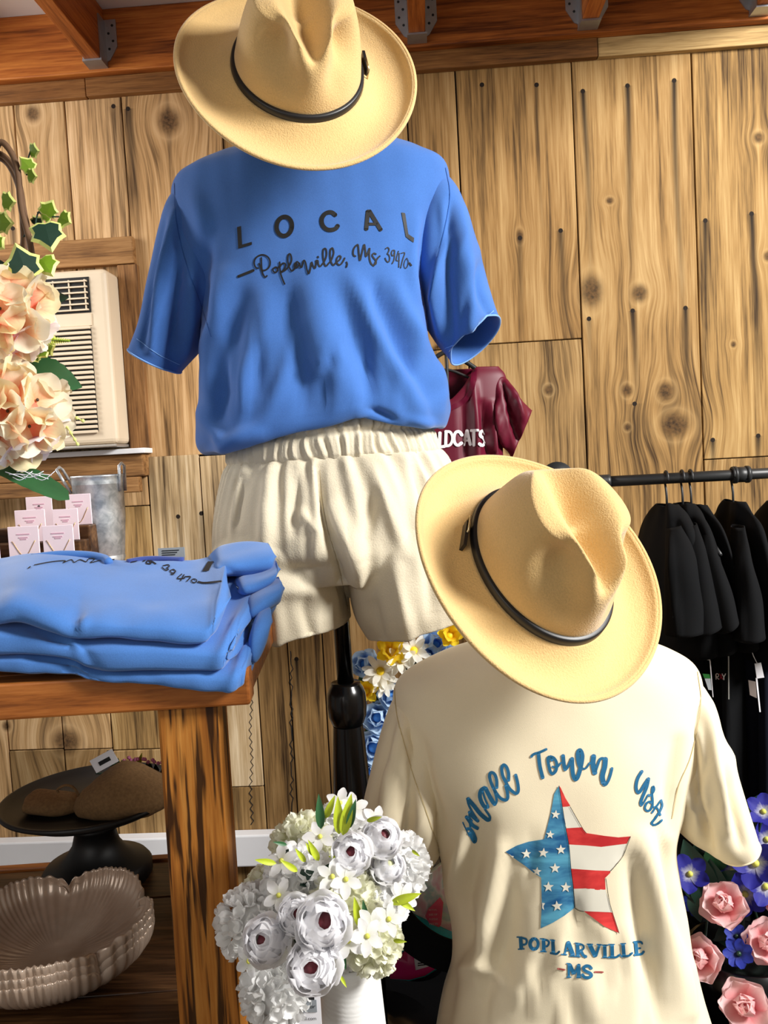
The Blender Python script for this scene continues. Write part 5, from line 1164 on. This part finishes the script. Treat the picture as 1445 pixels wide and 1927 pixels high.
for px, py in ((1362,1705),(1322,1805),(1440,1775),(1402,1895),(1298,1645),(1422,1625),(1390,1795),(1436,1528)):
    tube(rb, 'stem', [(rx, RY, TBZ + .17), (rx*.5 + at(px, py, RY)[0]*.5, RY + .03, TBZ + .26), tuple(at(px, py, RY + .02))], .002, GR2, 14, 6)

# ---- blue and yellow bunch behind the stand
MY = 1.62; mb = empty('blue_bouquet', (at(770, 1500, MY)[0], MY, TBZ), 'pale blue roses with yellow and white daisies behind the black post', 'flowers')
mx_ = at(775, 1600, MY)[0]; zv = at(775, 1560, MY)[2]
v, f = lathe([(.0001, 0), (.05, 0), (.06, .1), (.05, zv - TBZ), (.045, zv - TBZ), (.0001, zv - TBZ - .05)], (mx_, MY, TBZ), 28); obj('pot', v, f, BLACKP, mb)
SKY = flowermat('sky_blue_petal', (70, 140, 214), (196, 220, 242), .05, .7, L=.036)
BRM = [petal_mesh('blue_rose_petal', .036, .040, .35, m_, SKY, .7, .03, 7, 7, .4, 0, i) for i, m_ in enumerate((.4, .7))]
for px, py, R, dx, dz in ((815,1218,.050,.2,.2),(690,1252,.040,-.3,.2),(712,1350,.044,-.1,.0),(705,1405,.050,-.1,-.1),(735,1310,.040,.2,.1),(850,1240,.04,.3,.1),(700,1450,.044,0,-.2)):
    bloom(mb, 'blue_rose', at(px, py, MY - .04), tc(px, py, MY) + np.array([dx, 0, dz]), [(BRM, 5, 12, .004, 0), (BRM, 5, 36, .005, .002), (BRM, 5, 62, .005, .003)], (.010, 1.1, .012), plain('blue_rose_heart', (84, 150, 220), .7), scale=R/.046)
YEL = plain('yellow_daisy_heart', (240, 206, 30), .6); DW = [petal_mesh('daisy_petal', .026, .011, .2, -.2, flowermat('daisy_white', (238, 214, 120), (248, 246, 236), .05, .35, L=.026), .4, .02, 5, 5, .4, 0, 2)]
DY = [petal_mesh('yellow_petal', .026, .018, .3, .4, flowermat('daisy_yellow', (226, 170, 20), (248, 220, 50), .05, .5, L=.026), .5, .02, 5, 5, .4, 0, 2)]
for px, py, ms, sc, dx in ((735,1226,DY,1.1,0),(752,1242,DW,1.2,.2),(716,1264,DW,1.2,-.1),(690,1302,DY,1.0,-.2),(846,1196,DY,1.0,.2),(778,1225,DW,1.1,.1),(722,1285,DW,1.0,.0)):
    bloom(mb, 'daisy', at(px, py, MY - .08), tc(px, py, MY) + np.array([dx, 0, .2]), [(ms, 9 if ms is DW else 6, 18, .004, 0), (ms, 6, 45, .003, .002)], (.007, .7, .003), YEL, scale=sc)
for b, t, me in (((700,1300),(686,1245),LEAFA),((690,1290),(676,1320),LEAFN),((740,1310),(770,1270),LEAFD),((700,1380),(720,1360),LEAFA),((730,1290),(700,1330),LEAFD),((760,1280),(740,1330),LEAFD),((720,1340),(690,1370),LEAFD),((715,1370),(680,1390),LEAFA),((780,1300),(760,1250),LEAFD),((800,1280),(780,1240),LEAFD)):
    leaf(mb, me, at(*b, MY - .03), at(*t, MY - .05))
for px, py in ((815,1218),(690,1252),(712,1350),(705,1405)): tube(mb, 'stem', [(mx_, MY, zv), (mx_, MY, zv + .05), tuple(at(px, py, MY - .03))], .002, GR2, 12, 6)

# greenery with pink heather lying behind the pouch on the cake stand
hs = empty('heather_sprig', tuple(at(270, 1462, CY + .05)), 'dark green sprig with tiny pink flowers behind the burlap pouch', 'sprig')
HP = plain('pink_heather', (206, 120, 160), .7)
sp_ = tube(hs, 'stem', [at(180, 1455, CY + .04), at(250, 1458, CY + .045), at(330, 1478, CY + .05)], .0018, GR2, 14, 6)
for k in range(26):
    x = 215 + k*4.4; y = 1440 + max(0, k - 8)*.9; leaf(hs, LEAFG if k % 3 else LEAFD, at(x, y + 8, CY + .045), at(x + random.uniform(-8, 8), y - random.uniform(4, 12), CY + .035), name='needle_leaf')
for k in range(16):
    v, f = ball(tuple(at(236 + k*5.0 + random.uniform(-4, 4), 1428 + k*.4 + random.uniform(-4, 6), CY + .03)), .0035, 7, 5); obj('heather_flower', v, f, HP, hs)
leaf(hs, LEAFD, at(198, 1440, CY + .04), at(203, 1412, CY + .04)); leaf(hs, LEAFN, at(258, 1448, CY + .04), at(267, 1417, CY + .04), name='yellow_frond')
# ---------------------------------------------------------------- clothes rail on the wall, black clothes
QY = 1.72
ra = empty('clothes_rail', tuple(at(1280, 898, QY)), 'black iron pipe clothes rail fixed to the plank wall', 'rail')
P = [at(1128, 907, QY), at(1250, 900.5, QY), at(1400, 893, QY), at(1640, 880, QY)]; P = np.array(P); P[:, 2] = np.interp(P[:, 0], [P[0, 0], P[-1, 0]], [P[0, 2], P[0, 2]])
rz_ = P[0, 2]
v, f = pipe([(P[0, 0], QY, rz_), (P[-1, 0], QY, rz_)], .0108, 16); obj('pipe', v, f, BLACKM, ra)
xl_ = P[0, 0]
v, f = pipe(catmull(np.array([(xl_ + .02, QY, rz_), (xl_ - .004, QY, rz_), (xl_ - .018, QY + .008, rz_), (xl_ - .024, QY + .03, rz_), (xl_ - .024, QY + .06, rz_)]), 20), .0145, 14); obj('elbow', v, f, BLACKM, ra)
v, f = pipe([(xl_ - .024, QY + .05, rz_), (xl_ - .024, WY - .014, rz_)], .0108, 14); obj('wall_pipe', v, f, BLACKM, ra)
v, f = pipe([(xl_ - .024, WY - .022, rz_), (xl_ - .024, WY - .0135, rz_)], .04, 24); obj('wall_flange', v, f, BLACKM, ra)
xc = at(1394, 893, QY)[0]; v, f = pipe([(xc - .017, QY, rz_), (xc + .017, QY, rz_)], .0155, 16); cpl = obj('coupling', v, f, BLACKM, ra)
for sg in (-1, 1): v, f = pipe([(xc + sg*.012 - .003, QY, rz_), (xc + sg*.012 + .003, QY, rz_)], .0172, 16); obj('coupling_ring', v, f, BLACKM, ra)
hooks = [1253, 1283, 1299, 1378, 1462]
gs = [[(1237,950,1272,948,.05),(1228,985,1282,978,.14),(1216,1050,1300,1040,.19),(1210,1130,1318,1110,.20),(1216,1205,1326,1190,.20)],
      [(1272,948,1300,946,.05),(1268,985,1308,975,.13),(1262,1060,1322,1040,.18),(1262,1130,1336,1110,.19),(1266,1205,1352,1180,.19)],
      [(1298,948,1322,950,.05),(1300,985,1330,980,.13),(1304,1060,1345,1050,.18),(1312,1130,1364,1105,.19),(1322,1200,1382,1172,.19)],
      [(1372,944,1391,943,.05),(1368,985,1396,980,.13),(1362,1060,1404,1050,.18),(1356,1140,1420,1120,.19),(1352,1215,1433,1203,.19)],
      [(1452,945,1476,943,.05),(1448,985,1486,980,.13),(1430,1060,1500,1050,.18),(1420,1130,1520,1110,.19),(1424,1215,1532,1200,.19)]]
wh = ['nearest the lower hat', 'second from the lower hat', 'third from the lower hat', 'hanging alone under the pipe coupling', 'cut by the right edge of the frame']
for i, (hx, st) in enumerate(zip(hooks, gs)):
    # hanger
    hx3 = at(hx, 894, QY)[0]
    lab = 'black coat hanger on the clothes rail, ' + wh[i]
    top = at(hx, 952, QY)
    hg = empty('coat_hanger', (hx3, QY, top[2]), lab, 'hanger', 'hangers on the clothes rail')
    th = np.linspace(math.radians(-60), math.radians(200), 18)
    P = [(hx3, QY + .0145*math.cos(t_), rz_ + .0145*math.sin(t_)) for t_ in th][::-1]
    P = P + [(hx3, QY + .0145*math.cos(th[0]) - .004, rz_ - .022), (hx3, QY, rz_ - .035), (hx3, QY, top[2] - .012)]
    v, f = pipe(np.array(P), .0024, 8); obj('hook', v, f, BLACKM, hg)
    zb = top[2] - .02
    v, f = pipe(catmull(np.array([(hx3, QY - .16, zb - .06), (hx3, QY - .05, zb - .012), (hx3, QY, zb + .004), (hx3, QY + .05, zb - .012), (hx3, QY + .16, zb - .06)]), 20), .004, 8); obj('arm', v, f, BLACKM, hg)
    e = empty('black_t_shirt', tuple(at((st[-1][0] + st[-1][2])/2, st[-1][1], QY)), 'black t-shirt on the clothes rail, ' + wh[i], 't-shirt', 'black shirts on the clothes rail')
    S = [(a, b, c, d, QY, h) for a, b, c, d, h in st]
    mxp = lambda q, t: q[0] + (q[2] - q[0])*t
    fl = [([(mxp(q, .3), q[1]) for q in st], 7, -.012), ([(mxp(q, .6), q[1]) for q in st], 8, .010), ([(mxp(q, .85), q[1]) for q in st[1:]], 6, -.008)]
    garment('body', S, 50, 60, BLACKC, e, fl, (.004, 30, 60 + i), 2.0)
    b2 = st[2:]
    SL = [(mxp(st[1], .45), st[1][1] + 8, mxp(st[1], .95), st[1][3] + 8, QY - .10, .03), (mxp(st[2], .45), st[2][1], st[2][2] + 6, st[2][3] + 4, QY - .17, .035), (mxp(st[3], .4), st[3][1] + 10, st[3][2] + 10, st[3][3] + 8, QY - .20, .04), (mxp(st[4], .35), st[4][1] - 10, st[4][2] + 4, st[4][3] - 8, QY - .22, .042)]
    garment('sleeve', SL, 30, 36, BLACKC, e, [([(mxp(q, .55), q[1]) for q in st[1:]], 6, .006)], (.003, 40, 70 + i), 2.0)
# lower row: dark leggings with tags
lw = [(1268,1330,BLACKC,'black leggings with green-topped label under the black shirts',1.66),(1330,1392,BLACKC,'black leggings with small red and white logo under the black shirts',1.64),(1392,1470,NAVYC,'navy leggings with a white price tag at the right edge',1.62)]
zr2 = at(1380, 1190, 1.66)[2]
r2 = empty('lower_rail', (at(1350, 1190, 1.66)[0], 1.66, zr2), 'lower black rail behind the black shirts', 'rail')
v, f = pipe([(at(1240, 1190, 1.66)[0], 1.66, zr2), (at(1600, 1190, 1.66)[0], 1.66, zr2)], .010, 12); obj('pipe', v, f, BLACKM, r2)
v, f = pipe([(at(1240, 1190, 1.66)[0] + .012, 1.66, zr2), (at(1240, 1190, 1.66)[0] + .012, WY - .0135, zr2)], .010, 12); obj('wall_pipe', v, f, BLACKM, r2)
gm = []
for i, (a, b, mt, lb, Yg) in enumerate(lw):
    w = b - a
    e = empty('leggings', tuple(at((a + b)/2 + 16, 1700, Yg)), lb, 'leggings', 'leggings on the lower rail')
    S = [(a + 4, 1196, b - 4, 1194, Yg, .03), (a + 1, 1230, b + 1, 1228, Yg, .05), (a + 2, 1330, b + 3, 1328, Yg, .06), (a + 6, 1480, b + 10, 1478, Yg, .055), (a + 14, 1640, b + 14, 1638, Yg, .05), (a + 20, 1720, b + 18, 1718, Yg, .045)]
    _, g = garment('body', S, 50, 50, mt, e, [([(a + w*.3, 1230), (a + w*.34, 1640)], 7, -.010), ([(a + w*.62, 1230), (a + w*.66, 1640)], 8, .008)], (.003, 26, 80 + i), 2.4)
    gm.append((e, g))
def stag(parent, quad, Y_, mat, name='price_tag'):
    A = [at(x, y, Y_) for x, y in quad]; B = [p + np.array([0, .0012, 0]) for p in A]
    return obj(name, A + B, [(0, 1, 2, 3), (7, 6, 5, 4), (0, 4, 5, 1), (1, 5, 6, 2), (2, 6, 7, 3), (3, 7, 4, 0)], mat, parent, smooth=False)
e1, g1 = gm[0]; e2, g2 = gm[1]; e3, g3_ = gm[2]
Yt = 1.555
stag(e1, [(1320,1228),(1338,1228),(1336,1243),(1319,1240)], Yt, TAGW); stag(e1, [(1322,1268),(1335,1269),(1337,1277),(1325,1276)], Yt, plain('green_label', (40, 130, 50), .6), 'label_top')
stag(e1, [(1326,1277),(1337,1277),(1339,1299),(1333,1298)], Yt, plain('grey_white_label', (190, 198, 204), .6), 'label')
stag(e1, [(1335,1243),(1337,1243),(1342.5,1312),(1341,1312)], Yt, TAGW, 'hang_strip'); stag(e2, [(1370,1235),(1372,1235),(1372.5,1316),(1370.5,1316)], Yt, plain('grey_strip', (176, 176, 172), .5), 'hang_strip')
stag(e3, [(1420,1249),(1432,1247),(1438,1275),(1424,1277)], Yt - .02, TAGW); stag(e3, [(1422,1276),(1425,1276),(1431.5,1340),(1429,1340)], Yt - .02, TAGW, 'hang_strip'); stag(e3, [(1408,1280),(1422,1283),(1424,1314),(1411,1308)], Yt - .02, plain('taupe_label', (116, 104, 98), .7), 'label')
stag(e1, [(1297,1228),(1316,1226),(1316,1228),(1306,1230)], Yt, TAGW, 'tag_loop'); tube(e3, 'tag_string', [at(1413, 1220, Yt - .02), at(1418, 1235, Yt - .02), at(1425, 1249, Yt - .02)], .0007, TAGW, 8, 4); tube(e1, 'tag_string', [at(1332, 1200, Yt), at(1330, 1215, Yt), at(1329, 1229, Yt)], .0007, TAGW, 8, 4)
SG = Surf(g2); REDI = plain('red_print', (190, 30, 50), .6)
for mt, L in ((WPRINT, [[(1348,1278),(1348,1268),(1352,1268.5),(1352,1273),(1348,1273),(1353,1278)]]), (REDI, [[(1355,1268),(1361,1278)],[(1361,1268),(1355,1278)]]), (WPRINT, [[(1360,1268),(1363,1273),(1366,1268)],[(1363,1273),(1363,1279)]])):
    v, f = strokes(SG, (0, 0), 1.0, L, 1.7, .0015)
    if len(f): obj('logo_letter', v, f, mt, e2)

# ---------------------------------------------------------------- maroon shirt
MYY = 1.80
mh = empty('coat_hanger', tuple(at(842, 700, MYY)), 'black hanger holding the maroon shirt on the wall', 'hanger')
pz_ = at(838, 660, MYY)
v, f = pipe(catmull(np.array([at(842, 730, MYY), at(841, 690, MYY), at(838, 640, MYY), at(842, 612, MYY), at(852, 606, MYY), at(860, 614, MYY)]), 30), .0035, 8); obj('hook', v, f, BLACKM, mh)
v, f = pipe(catmull(np.array([at(770, 700, MYY), at(806, 682, MYY), at(842, 662, MYY), at(878, 682, MYY), at(905, 700, MYY), at(940, 716, MYY)]), 30), .005, 8); obj('arm', v, f, BLACKM, mh)
v, f = pipe(catmull(np.array([at(812, 706, MYY), at(842, 696, MYY), at(886, 712, MYY)]), 20), .003, 8); obj('bar', v, f, BLACKM, mh)
nl = at(848, 604, MYY); v, f = pipe([(nl[0], MYY - .01, nl[2]), (nl[0], WY - .01, nl[2])], .004, 10); o_ = obj('wall_peg', v, f, BLACKM); tag(o_, 'black wall peg holding the maroon shirt hanger', 'peg')
ms_ = empty('jersey', tuple(at(860, 940, MYY)), 'maroon satin jersey with white WILDCATS lettering behind the blue shirt', 't-shirt')
stM = [(752,698,938,690,MYY,.018),(738,720,952,712,MYY,.028),(745,770,950,768,MYY,.035),(750,840,948,840,MYY,.04),(752,940,948,945,MYY,.042),(756,1060,950,1062,MYY,.04)]
flM = [([(890,720),(896,800),(900,900)],7,.010),([(905,760),(915,830),(935,900)],6,-.010),([(925,760),(930,850),(945,920)],5,.008),([(870,760),(878,900)],6,-.006)]
def vneck(V, C):
    nr, nc, _ = V.shape; px = proj(V.reshape(-1, 3)).reshape(nr, nc, 2)
    dep = np.clip(1 - np.abs(px[..., 0] - 843)/52.0, 0, 1)*78
    t = np.clip(1 - np.arange(nr)/(nr*.42), 0, 1)[:, None]; fr = (V[..., 1] < MYY + .002)
    V[..., 2] -= dep*t*fr*MYY/FPX; return V
_, gM = garment('body', stM, 70, 110, MAROON, ms_, flM, (.002, 40, 91), 2.2, post=vneck)
sM = [(930,700,925,800,MYY,.02),(952,712,940,822,MYY,.034),(972,742,948,838,MYY,.036),(1002,772,962,862,MYY,.030,(.0,.03,-.004))]
garment('sleeve', sM, 36, 48, MAROON, ms_, [([(945,720),(965,790),(978,840)],6,-.012),([(958,730),(985,790)],6,.010),([(935,760),(955,850)],5,.010)], (.003, 50, 92))
sM2 = [(760,706,770,800,MYY,.02),(738,716,752,826,MYY,.034),(715,746,742,842,MYY,.036),(690,776,728,862,MYY,.030)]
garment('sleeve', sM2, 36, 48, MAROON, ms_, (), (.003, 50, 93))
SM = Surf(gM)
MAR2 = cloth('maroon_rib', (92, 8, 38), 700, rough=.6, sheen=0)
for pts in ([(893,692),(890,720),(878,750),(843,772)], [(796,696),(800,724),(812,752),(843,772)]):
    v, f = strokes(SM, (0, 0), 1.0, [pts], 9, .0025)
    if len(f): obj('neck_rib', v, f, MAR2, ms_)
om = (780, 640); sm6 = 6.02
for L in ([(30,[(110,1070),(130,1215)]),(30,[(130,1215),(155,1120)]),(30,[(155,1120),(180,1215)]),(30,[(180,1215),(205,1065)])], [(36,[(230,1062),(226,1212)])], [(38,[(288,1050),(282,1205)]),(34,[(262,1216),(340,1204)])], [(36,[(357,1035),(352,1195)]),(32,[(350,1036),(402,1042),(428,1090),(424,1150),(395,1192),(345,1200)])], [(34,[(530,1078),(500,1038),(462,1050),(447,1110),(458,1168),(490,1192),(525,1165)])], [(34,[(600,1024),(562,1188)]),(34,[(602,1024),(638,1184)]),(22,[(578,1140),(624,1136)])], [(30,[(645,1026),(712,1022)]),(36,[(679,1026),(678,1192)])], [(32,[(788,1066),(765,1028),(738,1046),(738,1085),(770,1115),(785,1160),(760,1196),(727,1172)])]):
    v, f = strokes(SM, om, sm6, L, 34, .0022)
    if len(f): obj('letter', v, f, WPRINT, ms_)

# ---------------------------------------------------------------- black box, bright pouch and curved band behind the vase
bx0 = at(448, 1850, 1.20)[0]; bx1 = at(722, 1850, 1.20)[0]
bb_ = box('display_box', (max(bx0, -.145), 1.10, TBZ + .0005), (bx1, 1.24, at(600, 1788, 1.12)[2]), BLACKCLOTH, bev=.006); tag(bb_, 'black cloth-covered box behind the white vase', 'box')
x0_ = at(690, 1700, 1.82)[0]; dt_ = box('draped_table', (x0_, 1.82, 0.0005), (1.6, 2.06, at(900, 1652, 1.82)[2]), BLACKCLOTH, bev=.01); tag(dt_, 'long black draped table along the wall behind the cream shirt', 'table')
BGY = 1.29; TEALP = plain('teal_plastic_film', (40, 176, 190), .25, var=.1); PINKP = plain('magenta_plastic_film', (206, 40, 120), .25, var=.1); CORAL = plain('coral_print', (244, 96, 130), .5)
pg = empty('puzzle_pouch', tuple(at(790, 1850, BGY)), 'shiny teal and pink puzzle pouch behind the white bouquet', 'pouch')
def slabpoly(name, quad, Y0, th, mat, parent, bulge=.0):
    A = np.array([at(x, y, Y0) for x, y in quad]); n = len(A); c = A.mean(0)
    B = A + np.array([0, th, 0]); cf = c - np.array([0, bulge, 0]); cb_ = c + np.array([0, th + bulge, 0])
    mid = (A*.6 + c*.4) - np.array([0, bulge*.8, 0]); V = np.concatenate([A, B, mid, [cf], [cb_]])
    F = [(k, (k + 1) % n, 2*n + (k + 1) % n, 2*n + k) for k in range(n)] + [(2*n + k, 2*n + (k + 1) % n, 3*n) for k in range(n)] + [(n + (k + 1) % n, n + k, 3*n + 1) for k in range(n)] + [((k + 1) % n, k, n + k, n + (k + 1) % n) for k in range(n)]
    return obj(name, V, F, mat, parent)
IRID = NT('iridescent_film'); IRID.base(IRID.ramp(IRID.noise(IRID.pos(), 22, 2, .5, 1.2), [(.3, lin((246, 200, 214))), (.45, lin((250, 250, 246))), (.55, lin((200, 236, 226))), (.7, lin((214, 196, 240)))])); IRID.p(Roughness=.2); IRID = IRID.m
slabpoly('header_film', [(770,1672),(832,1628),(838,1690),(846,1720),(852,1760),(770,1720)], BGY, .012, IRID, pg, .004)
slabpoly('front_panel', [(730,1700),(770,1716),(852,1755),(852,1780),(846,1800),(842,1812),(800,1838),(770,1846),(735,1842)], BGY - .002, .02, TEALP, pg, .008)
slabpoly('lower_panel', [(732,1806),(745,1786),(756,1798),(768,1784),(780,1798),(842,1808),(800,1836),(770,1844),(734,1842)], BGY - .014, .006, PINKP, pg, .004)
slabpoly('text_patch', [(806,1712),(828,1690),(834,1700),(830,1740),(826,1745),(808,1738),(800,1725)], BGY - .012, .003, CORAL, pg, .001)
a = at(815, 1722, BGY - .016)
for k, t_ in enumerate(('ACTUAL', 'SIZE OF', 'PUZZLE', 'PIECES')): ctext(t_, 'print_line', a[0], a[2] + .009 - .0075*k, .013, WPRINT, pg, BGY - .0175)
slabpoly('barcode_label', [(778,1796),(822,1794),(823,1806),(816,1816),(782,1826)], BGY - .024, .001, TAGW, pg, .0005)
for k in range(5): stag(pg, [(803 + k*3.4, 1797), (804.3 + k*3.4, 1797), (804.8 + k*3.4, 1808), (803.5 + k*3.4, 1808)], BGY - .0262, INK, 'bar')
for k in range(2): stag(pg, [(786, 1813 + k*4), (812, 1810 + k*4), (812, 1811.2 + k*4), (786, 1814.2 + k*4)], BGY - .0262, INK, 'label_line')
P = np.array([at(690, 1680, 1.20), at(730, 1712, 1.20), at(770, 1756, 1.195), (at(810, 1785, 1.19)), at(850, 1800, 1.19), at(890, 1806, 1.20)])
C_ = catmull(P, 40); V = []
for i, p in enumerate(C_):
    t = C_[min(i + 1, 39)] - C_[max(i - 1, 0)]; t /= np.linalg.norm(t); up_ = np.cross(t, np.array([0, -1., 0])); up_ /= np.linalg.norm(up_); hw_ = .024
    for dy, du in ((-.004, -hw_), (-.004, hw_), (.004, hw_), (.004, -hw_)): V.append(p + up_*du + np.array([0, dy, 0]))
o_ = obj('curved_band', V, grid_faces(40, 4) + [(0, 1, 2, 3), (159, 158, 157, 156)], BLACKC, smooth=False); bevel_mod(o_, .002); tag(o_, 'wide black curved band crossing in front of the puzzle pouch', 'band')
